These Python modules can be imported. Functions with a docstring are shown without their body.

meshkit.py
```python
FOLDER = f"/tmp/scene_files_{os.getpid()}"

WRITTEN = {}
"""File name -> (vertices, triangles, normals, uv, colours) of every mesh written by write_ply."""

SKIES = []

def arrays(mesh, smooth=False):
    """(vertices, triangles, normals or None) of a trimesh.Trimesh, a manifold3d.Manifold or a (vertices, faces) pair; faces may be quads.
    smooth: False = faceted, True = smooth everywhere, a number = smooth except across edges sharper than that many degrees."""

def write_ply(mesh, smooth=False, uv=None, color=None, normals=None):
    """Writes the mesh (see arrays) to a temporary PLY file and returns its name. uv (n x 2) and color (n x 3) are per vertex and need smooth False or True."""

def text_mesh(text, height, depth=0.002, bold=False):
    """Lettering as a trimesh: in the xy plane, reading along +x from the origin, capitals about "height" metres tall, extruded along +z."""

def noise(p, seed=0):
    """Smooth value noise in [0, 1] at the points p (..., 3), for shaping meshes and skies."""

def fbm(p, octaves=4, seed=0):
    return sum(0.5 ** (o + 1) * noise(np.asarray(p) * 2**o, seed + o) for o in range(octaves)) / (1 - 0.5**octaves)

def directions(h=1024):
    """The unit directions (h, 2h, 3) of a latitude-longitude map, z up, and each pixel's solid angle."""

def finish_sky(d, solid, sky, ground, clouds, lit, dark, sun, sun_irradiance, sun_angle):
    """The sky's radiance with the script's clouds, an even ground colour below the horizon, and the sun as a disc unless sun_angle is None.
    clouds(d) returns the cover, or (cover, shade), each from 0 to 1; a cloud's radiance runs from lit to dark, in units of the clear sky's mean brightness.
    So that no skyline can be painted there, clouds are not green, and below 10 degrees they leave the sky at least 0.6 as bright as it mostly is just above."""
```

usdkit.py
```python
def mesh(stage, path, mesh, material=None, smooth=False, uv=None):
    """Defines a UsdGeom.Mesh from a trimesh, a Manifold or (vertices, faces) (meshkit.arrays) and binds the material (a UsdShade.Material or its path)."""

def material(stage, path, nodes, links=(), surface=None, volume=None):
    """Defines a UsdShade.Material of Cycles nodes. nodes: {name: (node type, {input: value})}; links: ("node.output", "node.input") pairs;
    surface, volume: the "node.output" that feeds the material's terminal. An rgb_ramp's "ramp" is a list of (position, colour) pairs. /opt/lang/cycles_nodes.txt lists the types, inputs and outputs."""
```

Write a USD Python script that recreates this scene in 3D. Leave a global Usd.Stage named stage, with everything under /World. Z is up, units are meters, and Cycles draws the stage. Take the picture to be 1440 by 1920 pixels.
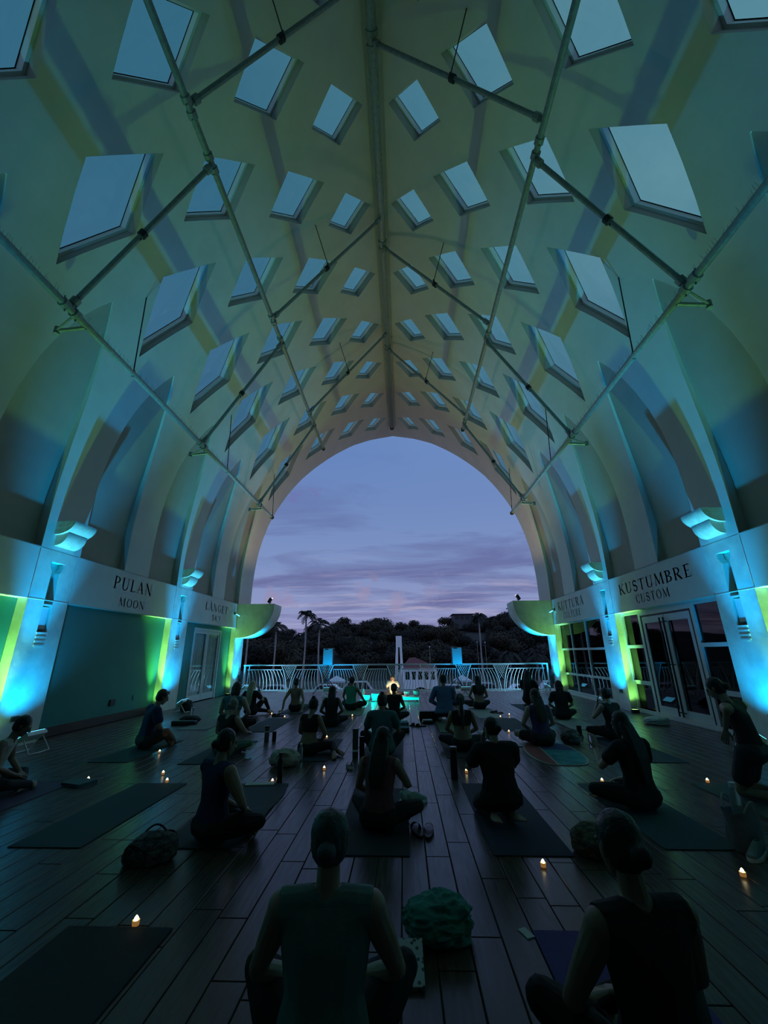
import math, random
import numpy as np, trimesh, manifold3d, shapely
from shapely.geometry import Polygon, LineString, box as sbox, Point
from shapely import affinity
from shapely.ops import unary_union
import usdkit, meshkit
from pxr import Usd, UsdGeom, UsdLux, UsdShade, Gf, Vt, Sdf

stage = Usd.Stage.CreateInMemory()
UsdGeom.SetStageUpAxis(stage, 'Z')
UsdGeom.Xform.Define(stage, '/World')
PI = math.pi
rng = np.random.default_rng(7)

# ------------------------------------------------------------------ camera
CAM = np.array([0.4134, 0.0, 1.5])
pitch, yaw, roll, FPX = 0.3279, -0.0420, -0.0078, 776.8
cy_, sy_ = math.cos(yaw), math.sin(yaw)
Fv = np.array([sy_*math.cos(pitch), cy_*math.cos(pitch), math.sin(pitch)])
R0 = np.array([cy_, -sy_, 0.0]); U0 = np.cross(R0, Fv)
Rv = R0*math.cos(roll)+U0*math.sin(roll); Uv = -R0*math.sin(roll)+U0*math.cos(roll)
cam = UsdGeom.Camera.Define(stage, '/World/camera')
cam.CreateHorizontalApertureAttr(36.0); cam.CreateVerticalApertureAttr(48.0)
cam.CreateFocalLengthAttr(FPX/1440*36.0)
cam.CreateClippingRangeAttr((0.05, 3000.0))
cam.AddTransformOp().Set(Gf.Matrix4d(*Rv, 0, *Uv, 0, *(-Fv), 0, *CAM, 1))
cam.CreateExposureAttr(0.0)

# ------------------------------------------------------------------ material helper
def mat(name, color, rough=0.6, metal=0.0, var=0.0, scale=8.0, bump=0.0, bscale=60.0, spec=0.5, coat=0.0, emit=None, estr=0.0):
    path = '/World/Looks/'+name
    n = {"p": ("principled_bsdf", {"base_color": color, "roughness": rough, "metallic": metal, "specular_ior_level": spec, "coat_weight": coat})}
    if emit is not None:
        n["p"][1].update({"emission_color": emit, "emission_strength": estr})
    l = []
    if var or bump:
        n["t"] = ("texture_coordinate", {})
    if var:
        c = np.array(color)
        n["n"] = ("noise_texture", {"scale": scale, "detail": 5.0, "roughness": 0.6})
        n["r"] = ("rgb_ramp", {"ramp": [(0.3, tuple(c*(1-var))), (0.7, tuple(np.minimum(c*(1+var), 1)))]})
        l += [("t.object", "n.vector"), ("n.fac", "r.fac"), ("r.color", "p.base_color")]
    if bump:
        n["bn"] = ("noise_texture", {"scale": bscale, "detail": 4.0})
        n["b"] = ("bump", {"strength": bump, "distance": 0.01})
        l += [("t.object", "bn.vector"), ("bn.fac", "b.height"), ("b.normal", "p.normal")]
    return usdkit.material(stage, path, n, l, surface="p.BSDF")

# ------------------------------------------------------------------ sky
def sky_material():
    def direction(px, py):
        d = Fv+Rv*(px-720)/FPX-Uv*(py-960)/FPX; return tuple(d/np.linalg.norm(d))
    N = {"t": ("texture_coordinate", {}), "s": ("separate_xyz", {}),
         "zc": ("math", {"math_type": "maximum", "value2": 0.0}),
         "ramp": ("rgb_ramp", {"ramp": [(0.0, (.315, .30, .53)), (0.07, (.285, .31, .54)), (0.2, (.205, .29, .54)), (0.45, (.125, .225, .50)), (0.8, (.085, .205, .41)), (1.0, (.085, .21, .40))]}),
         "za": ("math", {"math_type": "add", "value2": 0.10}),
         "dx": ("math", {"math_type": "divide"}), "dy": ("math", {"math_type": "divide"}), "cv": ("combine_xyz", {}),
         "m1": ("mapping", {"scale": (0.62, 1.25, 1.0), "location": (5.3, 1.15, 0.0)}),
         "n1": ("noise_texture", {"scale": 1.0, "detail": 10.0, "roughness": 0.60, "distortion": 0.5}),
         "c1": ("rgb_ramp", {"ramp": [(0.0, (0, 0, 0)), (0.455, (0, 0, 0)), (0.53, (.55, .55, .55)), (0.63, (1, 1, 1)), (1.0, (1, 1, 1))]}),
         "low": ("map_range", {"from_min": 0.05, "from_max": 0.5, "to_min": 0.95, "to_max": 0.45, "clamp": True}),
         "f1": ("math", {"math_type": "multiply"}),
         "ccol": ("rgb_ramp", {"ramp": [(0.0, (.20, .185, .37)), (0.12, (.135, .145, .325)), (0.3, (.112, .135, .33)), (0.55, (.085, .185, .40)), (1.0, (.10, .23, .42))]}),
         "mx1": ("mix_color", {}),
         # thin pale streaks low in the sky
         "m4": ("mapping", {"scale": (0.5, 1.7, 1.0), "location": (1.7, 4.2, 0.0)}), "n4": ("noise_texture", {"scale": 1.6, "detail": 8.0, "roughness": 0.6}),
         "c4": ("rgb_ramp", {"ramp": [(0.0, (0, 0, 0)), (0.54, (0, 0, 0)), (0.66, (1, 1, 1)), (1.0, (1, 1, 1))]}),
         "low4": ("map_range", {"from_min": 0.05, "from_max": 0.24, "to_min": 0.75, "to_max": 0.0, "clamp": True}), "f4": ("math", {"math_type": "multiply"}), "mx4": ("mix_color", {"b": (.52, .47, .62)}),
         "gx": ("map_range", {"from_min": -0.3, "from_max": 0.7, "to_min": 0.0, "to_max": 1.0, "clamp": True}),
         "gz": ("map_range", {"from_min": 0.35, "from_max": 0.75, "to_min": 0.0, "to_max": 1.0, "clamp": True}), "gg": ("math", {"math_type": "multiply"}),
         "n3": ("noise_texture", {"scale": 5.0, "detail": 7.0, "roughness": 0.6}),
         "r3": ("rgb_ramp", {"ramp": [(0.3, (.24, .40, .64)), (0.7, (.35, .49, .71))]}), "mx3": ("mix_color", {}),
         "n5": ("noise_texture", {"scale": 24.0, "detail": 8.0, "roughness": 0.62}),
         "b": ("background_shader", {"strength": 1.0})}
    L = [("t.generated", "s.vector"), ("s.z", "zc.value1"), ("zc.value", "ramp.fac"), ("zc.value", "za.value1"),
         ("s.x", "dx.value1"), ("za.value", "dx.value2"), ("s.y", "dy.value1"), ("za.value", "dy.value2"),
         ("dx.value", "cv.x"), ("dy.value", "cv.y"), ("cv.vector", "m1.vector"), ("m1.vector", "n1.vector"), ("n1.fac", "c1.fac"),
         ("zc.value", "low.value"), ("c1.color", "f1.value1"), ("low.result", "f1.value2"), ("zc.value", "ccol.fac"),
         ("f1.value", "mx1.fac"), ("ramp.color", "mx1.a"), ("ccol.color", "mx1.b"),
         ("cv.vector", "m4.vector"), ("m4.vector", "n4.vector"), ("n4.fac", "c4.fac"), ("zc.value", "low4.value"), ("c4.color", "f4.value1"), ("low4.result", "f4.value2"), ("f4.value", "mx4.fac"), ("mx1.result", "mx4.a"),
         ("t.generated", "n5.vector")]
    last = "mx4.result"
    # heaped clouds standing over the hill: (direction, size, height squash, colour)
    for k, (d, r, col) in enumerate([(direction(690, 1112), .050, (.33, .275, .43)), (direction(700, 1086), .024, (.24, .22, .38)), (direction(745, 1128), .045, (.32, .28, .45)), (direction(800, 1120), .060, (.27, .265, .46)), (direction(520, 1120), .055, (.31, .26, .43)), (direction(560, 920), .075, (.17, .17, .42))]):
        a = f"h{k}"
        N[a+"s"] = ("vector_math", {"math_type": "subtract", "vector2": d}); N[a+"m"] = ("mapping", {"scale": (1.0, 1.0, 1.25 if k < 5 else 2.2)}); N[a+"l"] = ("vector_math", {"math_type": "length"})
        N[a+"r"] = ("map_range", {"from_min": 0.0, "from_max": r, "to_min": .14, "to_max": -.10, "clamp": False}); N[a+"a"] = ("math", {"math_type": "add"})
        N[a+"c"] = ("rgb_ramp", {"ramp": [(0.0, (0, 0, 0)), (0.50, (0, 0, 0)), (0.60, (.5, .5, .5)), (0.72, (.72, .72, .72)), (1.0, (.75, .75, .75))]}); N[a+"x"] = ("mix_color", {"b": col})
        L += [("t.generated", a+"s.vector1"), (a+"s.vector", a+"m.vector"), (a+"m.vector", a+"l.vector1"), (a+"l.value", a+"r.value"), (a+"r.result", a+"a.value1"), ("n5.fac", a+"a.value2"), (a+"a.value", a+"c.fac"), (a+"c.color", a+"x.fac"), (last, a+"x.a")]
        last = a+"x.result"
    L += [("s.x", "gx.value"), ("s.z", "gz.value"), ("gx.result", "gg.value1"), ("gz.result", "gg.value2"),
         ("t.generated", "n3.vector"), ("n3.fac", "r3.fac"), ("gg.value", "mx3.fac"), (last, "mx3.a"), ("r3.color", "mx3.b"), ("mx3.result", "b.color")]
    return usdkit.material(stage, '/World/Looks/dusk_sky', N, L, surface="b.background")
sky = UsdLux.DomeLight.Define(stage, '/World/sky')
sky.CreateIntensityAttr(1.0)
UsdShade.MaterialBindingAPI.Apply(sky.GetPrim()).Bind(sky_material())

# lamp strengths (all lamps sit in their fixtures, built further down)
BLUE, GREEN, WARM = (0.0, 0.38, 0.95), (0.27, 1.0, 0.20), (1.0, 0.72, 0.42)
BLUE_POWER, GREEN_POWER = 500.0, 225.0

# ------------------------------------------------------------------ prim helpers
_used = {}
def numbered(parent, name):
    k = _used.get((parent, name), 0); _used[(parent, name)] = k+1
    return f'{parent}/{name}' + (f'_{k:03d}' if k else '')
def tag(prim, label=None, cat=None, group=None, kind=None):
    for k, v in (('label', label), ('category', cat), ('group', group), ('kind', kind)):
        if v: prim.SetCustomDataByKey(k, v)
    return prim
def thing(name, label=None, cat=None, loc=(0, 0, 0), rz=0.0, group=None, kind=None, scale=None):
    x = UsdGeom.Xform.Define(stage, numbered('/World', name))
    x.AddTranslateOp().Set(Gf.Vec3d(*[float(v) for v in loc])); x.AddRotateZOp().Set(math.degrees(rz))
    if scale is not None: x.AddScaleOp().Set(Gf.Vec3f(*scale))
    return tag(x.GetPrim(), label, cat, group, kind)
def part(parent, name, mesh, m, smooth=30, label=None, kind=None):
    p = str(parent.GetPath()) if parent is not None else '/World'
    o = usdkit.mesh(stage, numbered(p, name), mesh, m, smooth=smooth).GetPrim()
    return tag(o, label, None, None, kind)
def dup(root, loc, rz=0.0, label=None, group=None, name=None, scale=None):
    was = root.GetCustomData()
    nm = name or root.GetName().rstrip('0123456789').rstrip('_')
    r = thing(nm, label or was.get('label'), was.get('category'), loc, rz, group or was.get('group'), was.get('kind'), scale)
    r.GetReferences().AddInternalReference(root.GetPath()); r.SetInstanceable(True)
    return r

# ------------------------------------------------------------------ mesh helpers
def tm(v, f): return trimesh.Trimesh(np.asarray(v, float), np.asarray(f, int), process=False)
def join(*ms): return trimesh.util.concatenate([m for m in ms if m is not None])
def bx(x0, x1, y0, y1, z0, z1):
    m = trimesh.creation.box([abs(x1-x0), abs(y1-y0), abs(z1-z0)]); m.apply_translation([(x0+x1)/2, (y0+y1)/2, (z0+z1)/2]); return m
def man(m):
    return manifold3d.Manifold(manifold3d.Mesh(np.asarray(m.vertices, np.float32), np.asarray(m.faces, np.uint32)))
def unman(M):
    k = M.to_mesh(); return tm(k.vert_properties[:, :3], k.tri_verts)
def ujoin(*ms):
    return unman(manifold3d.Manifold.batch_boolean([man(m) for m in ms], manifold3d.OpType.Add))
def rbox(x0, x1, y0, y1, z0, z1, r=0.02, n=8):
    r = min(r, abs(x1-x0)/2.01, abs(y1-y0)/2.01, abs(z1-z0)/2.01)
    s = manifold3d.Manifold.sphere(r, n)
    return unman(manifold3d.Manifold.batch_hull([s.translate([x, y, z]) for x in (min(x0, x1)+r, max(x0, x1)-r) for y in (min(y0, y1)+r, max(y0, y1)-r) for z in (min(z0, z1)+r, max(z0, z1)-r)]))
def tube(pts, r, n=8, caps=True):
    P = np.asarray(pts, float); k = len(P)
    rad = np.full(k, r, float) if np.ndim(r) == 0 else np.asarray(r, float)
    T = np.gradient(P, axis=0); T /= np.linalg.norm(T, axis=1, keepdims=True)
    ref = np.array([0, 0, 1.0]) if abs(T[0, 2]) < 0.9 else np.array([1.0, 0, 0])
    A = np.cross(T[0], ref); A /= np.linalg.norm(A); V = []
    for i in range(k):
        A = A - T[i]*(A@T[i]); A /= np.linalg.norm(A); B = np.cross(T[i], A)
        a = np.arange(n)/n*2*PI
        V.append(P[i]+rad[i]*(np.cos(a)[:, None]*A+np.sin(a)[:, None]*B))
    V = np.vstack(V); F = []
    for i in range(k-1):
        for j in range(n):
            a, b = i*n+j, i*n+(j+1) % n
            F += [[a, b, b+n], [a, b+n, a+n]]
    if caps:
        V = np.vstack([V, P[0], P[-1]]); c0, c1 = len(V)-2, len(V)-1
        for j in range(n):
            F += [[c0, (j+1) % n, j], [c1, (k-1)*n+j, (k-1)*n+(j+1) % n]]
    return tm(V, F)
def lathe(profile, n=24):
    m = trimesh.creation.revolve(np.asarray(profile, float), sections=n); return m
def extrude(poly, h, z=0.0):
    g = [trimesh.creation.extrude_polygon(p, h, engine='earcut') for p in getattr(poly, 'geoms', [poly]) if p.area > 1e-9]
    m = join(*g); m.apply_translation([0, 0, z]); return m
def place(m, x=(1, 0, 0), y=(0, 1, 0), z=(0, 0, 1), o=(0, 0, 0)):
    m = m.copy(); M = np.eye(4); M[:3, 0], M[:3, 1], M[:3, 2], M[:3, 3] = x, y, z, o; m.apply_transform(M)
    if np.linalg.det(M[:3, :3]) < 0: m.invert()
    return m
def tri2d(poly):
    out = []
    for p in getattr(poly, 'geoms', [poly]):
        if p.geom_type == 'Polygon' and p.area > 1e-8:
            out.append(trimesh.creation.triangulate_polygon(p, engine='earcut'))
    return out
def spot(parent_path, name, pos, target, color, power, angle, soft=0.4, radius=0.05):
    l = UsdLux.SphereLight.Define(stage, numbered(parent_path, name))
    l.CreateRadiusAttr(radius); l.CreateColorAttr(Gf.Vec3f(*color)); l.CreateIntensityAttr(power); l.CreateNormalizeAttr(True)
    sh = UsdLux.ShapingAPI.Apply(l.GetPrim()); sh.CreateShapingConeAngleAttr(angle); sh.CreateShapingConeSoftnessAttr(soft)
    d = np.asarray(target, float)-np.asarray(pos, float); d /= np.linalg.norm(d); z = -d
    a = np.array([0, 0, 1.0]) if abs(z[2]) < .95 else np.array([0, 1.0, 0]); x = np.cross(a, z); x /= np.linalg.norm(x); y = np.cross(z, x)
    l.AddTransformOp().Set(Gf.Matrix4d(*x, 0, *y, 0, *z, 0, *pos, 1)); return l

# ------------------------------------------------------------------ materials
M_ = {}
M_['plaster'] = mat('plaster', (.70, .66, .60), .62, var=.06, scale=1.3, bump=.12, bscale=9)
M_['plaster_mottled'] = mat('plaster_mottled', (.72, .66, .57), .5, var=.16, scale=3.2, bump=.3, bscale=6)
M_['sconce_stone'] = mat('sconce_stone', (.36, .37, .35), .6, var=.2, scale=7, bump=.35, bscale=14)
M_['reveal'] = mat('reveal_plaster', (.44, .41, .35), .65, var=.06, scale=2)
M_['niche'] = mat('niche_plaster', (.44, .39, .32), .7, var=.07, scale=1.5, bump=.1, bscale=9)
M_['teal_wall'] = mat('teal_paint', (.02, .22, .19), .55, var=.05, scale=2, bump=.05, bscale=40)
M_['baseboard'] = mat('baseboard_brown', (.06, .035, .028), .5, var=.2, scale=10)
M_['white_frame'] = mat('white_aluminium', (.62, .64, .63), .4, var=.04, scale=6)
M_['steel'] = mat('galvanised_steel', (.30, .33, .32), .45, .35, var=.2, scale=14)
M_['dark_metal'] = mat('dark_metal', (.03, .032, .033), .45, .3)
M_['engraved'] = mat('engraved_shadow_grey', (.24, .24, .23), .8)
M_['black'] = mat('black_plastic', (.012, .012, .013), .45)
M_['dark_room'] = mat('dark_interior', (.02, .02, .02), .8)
M_['white'] = mat('white_powder_coat', (.78, .79, .78), .45)
M_['curtain'] = mat('curtain_cloth', (.75, .78, .74), .8, var=.08, scale=5)
M_['gasket'] = mat('black_gasket', (.01, .01, .011), .5)
M_['glass_sky'] = usdkit.material(stage, '/World/Looks/skylight_glass', {"tr": ("transparent_bsdf", {"color": (.39, .66, .54)}), "g": ("glossy_bsdf", {"color": (.9, .9, .9), "roughness": .05}), "f": ("fresnel", {"IOR": 1.45}), "m": ("mix_closure", {})},
    [("f.fac", "m.fac"), ("tr.BSDF", "m.closure1"), ("g.BSDF", "m.closure2")], surface="m.closure")
M_['glass_clear'] = usdkit.material(stage, '/World/Looks/clear_glass', {"tr": ("transparent_bsdf", {"color": (.9, .92, .92)}), "g": ("glossy_bsdf", {"color": (.9, .9, .9), "roughness": .02}), "m": ("mix_closure", {"fac": .10})},
    [("tr.BSDF", "m.closure1"), ("g.BSDF", "m.closure2")], surface="m.closure")
M_['glass'] = usdkit.material(stage, '/World/Looks/dark_glass', {"tr": ("transparent_bsdf", {"color": (.35, .37, .37)}), "g": ("glossy_bsdf", {"color": (.95, .95, .95), "roughness": .015}), "f": ("fresnel", {"IOR": 1.42}), "m": ("mix_closure", {})},
    [("f.fac", "m.fac"), ("tr.BSDF", "m.closure1"), ("g.BSDF", "m.closure2")], surface="m.closure")
# ================================================================== THE BUILDING
W, Z0, CX, RR = 6.375, 4.123, 5.837, 12.212
ZB, ZT = 2.5, 3.46
SMAX = RR*math.acos(CX/RR); S0 = ZT-Z0
YB = -7.5
T = 2.47
def vz(s): return Z0+s if s < 0 else Z0+RR*math.sin(s/RR)
_ye_z = [3.0, 4.0, 5.0, 6.0, 6.7, 7.4, 8.2, 9.2, 10.2, 11.2, 12.2, 13.2, 14.0, 14.83]
_ye_y = [18.62, 18.62, 18.62, 18.64, 18.72, 18.84, 19.07, 19.46, 19.93, 20.55, 21.22, 21.98, 22.83, 23.92]
def yend(s): return float(np.interp(vz(s), _ye_z, _ye_y))
def V3(side, P, d=0.0):
    """(Y, s) on the vault's inner skin, pushed outward by d -> xyz; side -1 left, 1 right"""
    P = np.atleast_2d(P); Y, s = P[:, 0], P[:, 1]; d = np.broadcast_to(d, s.shape)
    th = np.maximum(s, 0)/RR
    x = np.where(s < 0, W+d, (RR+d)*np.cos(th)-CX); z = np.where(s < 0, Z0+s, Z0+(RR+d)*np.sin(th))
    return np.stack([side*x, Y, z], 1)
# windows on the unrolled vault: rows from eave to ridge
ROWS = [('D', 27.7, 7.0, 8.4, .71, 5.36), ('C', 39.0, 5.3, 5.7, .70, 6.59), ('B', 48.35, 4.7, 4.35, .70, 5.38), ('A', 56.0, 3.7, 3.5, .64, 6.58)]
ROWNAME = {'D': 'lowest row above the niches', 'C': 'second row up', 'B': 'third row up', 'A': 'row beside the ridge'}
WIN = []
for r, th, up, dn, hw, y0 in ROWS:
    for k in range(-5, 9):
        yc = y0+k*T
        v = [(yc-hw, th), (yc+.02, th+up), (yc+hw, th), (yc+.0, th-dn)]
        v = [(y, math.radians(t)*RR) for y, t in v]
        if all(y < yend(s)-.12 for y, s in v) and yc > .9:
            WIN.append((r, k, yc, v))
NICHE_PROF = [(S0, .74), (.3, .74), (1.18, .735), (1.9, .70), (2.6, .62), (3.2, .50), (3.75, .35), (4.2, .17), (4.52, .012)]
NICHE_Y = [6.58+k*T for k in range(-5, 5)]
def niche_poly(yc):
    p = [(yc-h, s) for s, h in NICHE_PROF]+[(yc+h, s) for s, h in NICHE_PROF[::-1]]
    return Polygon(p)
def niche_depth(s): return np.interp(s, [S0, .2, 2.0, 4.52], [.17, .17, .10, .03])
ys_edge = np.linspace(S0, SMAX, 60)
dom = Polygon([(YB, S0)]+[(yend(s), s) for s in ys_edge]+[(YB, SMAX)])
holes = unary_union([Polygon(v) for _, _, _, v in WIN]+[niche_poly(y) for y in NICHE_Y])
skin2d = dom.difference(holes)
def map_strips(poly, side, d, smin=S0, smax=SMAX, n=52, flip=False):
    V, F, o = [], [], 0
    edges = np.linspace(smin-1e-6, smax+1e-6, n+1)
    for a, b in zip(edges[:-1], edges[1:]):
        for v, f in tri2d(poly.intersection(sbox(-50, a, 50, b))):
            V.append(V3(side, v, d(v[:, 1]) if callable(d) else d)); F.append(f+o); o += len(v)
    m = tm(np.vstack(V), np.vstack(F)); m.merge_vertices(digits_vertex=5); return m
def orient(m, side, inward=True):
    c = m.triangles_center; nrm = m.face_normals
    ref = np.stack([-np.sign(c[:, 0]), np.zeros(len(c)), np.where(c[:, 2] > Z0, -1.0, 0)], 1)
    bad = (nrm*ref).sum(1) < 0
    f = m.faces.copy(); f[bad] = f[bad][:, ::-1]; return tm(m.vertices, f)
def ring_walls(side, v, d0, d1, sub=3):
    """side walls of an opening with outline v in (Y, s), from depth d0 to d1"""
    P = []
    for i in range(len(v)):
        a, b = np.array(v[i]), np.array(v[(i+1) % len(v)])
        for k in range(sub): P.append(a+(b-a)*k/sub)
    P = np.array(P); n = len(P); A = V3(side, P, d0(P[:, 1]) if callable(d0) else d0); B = V3(side, P, d1(P[:, 1]) if callable(d1) else d1)
    F = []
    for i in range(n):
        j = (i+1) % n; F += [[i, j, n+j], [i, n+j, n+i]]
    return tm(np.vstack([A, B]), F)
ceiling = thing('ceiling', 'pale plaster pointed barrel vault pierced by diamond skylights over the hall', 'ceiling', kind='structure')
DEPTH = .40
for side in (-1, 1):
    sk = orient(map_strips(skin2d, side, 0.0), side)
    part(ceiling, 'vault_shell', sk, M_['plaster'], smooth=25)
    out2d = dom.difference(unary_union([Polygon(v) for _, _, _, v in WIN]))
    part(ceiling, 'outer_shell', map_strips(out2d, side, DEPTH, n=30), M_['plaster'], smooth=25)
    E_ = np.array([(yend(s), s) for s in ys_edge]); A = V3(side, E_, 0.0); B = V3(side, E_, DEPTH); n = len(E_)
    part(ceiling, 'rim', tm(np.vstack([A, B]), [q for i in range(n-1) for q in ([i, i+1, n+i+1], [i, n+i+1, n+i])]), M_['plaster'], smooth=40)
for side in (-1, 1):
    sd = 'left' if side < 0 else 'right'
    for y in NICHE_Y:
        po = niche_poly(y)
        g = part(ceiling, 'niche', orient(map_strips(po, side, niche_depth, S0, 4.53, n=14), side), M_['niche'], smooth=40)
        v = list(po.exterior.coords)[:-1]
        p2 = tm([[0, 0, 0]], np.zeros((0, 3), int))
        part(g, 'niche_edge', ring_walls(side, v, 0.0, niche_depth, sub=2), M_['plaster'], smooth=30)
# skylights
wn = 0
order = {'A': 'nearest the ridge', 'B': 'third up', 'C': 'second up', 'D': 'lowest'}
for side in (-1, 1):
    for r in 'DCBA':
        row = [w for w in WIN if w[0] == r]
        row.sort(key=lambda w: -w[2])
        for i, (_, k, yc, v) in enumerate(row):
            wn += 1
            ordi = ['first', 'second', 'third', 'fourth', 'fifth', 'sixth', 'seventh', 'eighth', 'ninth', 'tenth', 'eleventh', 'twelfth', 'thirteenth'][i]
            if yc < 3.2: lab, grp = f'diamond skylight overhead, {order[r]} row of the {"left" if side<0 else "right"} slope, out at the near end', f'overhead skylights {order[r]} {"left" if side<0 else "right"}'
            else: lab, grp = f'diamond skylight, {ordi} from the far arch in the {order[r]} row of the {"left" if side<0 else "right"} slope', None
            w = thing(f'window_{wn}', lab, 'skylight', kind='structure', group=grp)
            c = np.mean(v, 0); V_ = np.array(v)
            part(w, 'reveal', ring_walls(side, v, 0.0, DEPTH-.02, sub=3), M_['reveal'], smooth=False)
            def sc(k): return c+(V_-c)*k
            # frame: a raised inner band just below the pane, with a dark gasket line
            def ring(k0, k1, d):
                a, b = Polygon(sc(k0)), Polygon(sc(k1)); q = a.difference(b)
                vv = [V3(side, t[0], d) for t in tri2d(q)]; ff = [t[1] for t in tri2d(q)]
                return tm(np.vstack(vv), np.vstack([f+sum(len(x) for x in vv[:i]) for i, f in enumerate(ff)]))
            fr = join(ring(1.0, .925, DEPTH-.17), ring_walls(side, [tuple(p) for p in sc(.925)], DEPTH-.17, DEPTH-.02, sub=1))
            part(w, 'frame', fr, M_['white'], smooth=False)
            part(w, 'gasket', ring(.935, .90, DEPTH-.035), M_['gasket'], smooth=False)
            part(w, 'pane', orient(join(*[tm(V3(side, t[0], DEPTH-.03), t[1]) for t in tri2d(Polygon(sc(.94)))]), side), M_['glass_sky'], smooth=False)

# ---------------------------------------------------------------- lettering: a roman serif alphabet drawn from strokes
def _ln(p, w): return LineString(p).buffer(w/2, cap_style=2, join_style=2)
TK, TN, SR = .15, .062, .045
def _sf(x, y, w=.30): return sbox(x-w/2, min(y, y+(SR if y < .5 else -SR)), x+w/2, max(y, y+(SR if y < .5 else -SR)))
def _bowl(x, y0, y1, w):
    o = affinity.scale(Point(0, 0).buffer(1, 24), w, (y1-y0)/2); i = affinity.scale(Point(0, 0).buffer(1, 24), w-TK, (y1-y0)/2-TN)
    g = o.difference(i).intersection(sbox(0, -5, 5, 5)); return affinity.translate(g, x, (y0+y1)/2)
def _O(w=.42):
    o = affinity.scale(Point(0, 0).buffer(1, 32), w, .52); i = affinity.scale(Point(0, 0).buffer(1, 32), w-TK, .52-TN)
    return affinity.translate(o.difference(i), w, .5)
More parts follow.
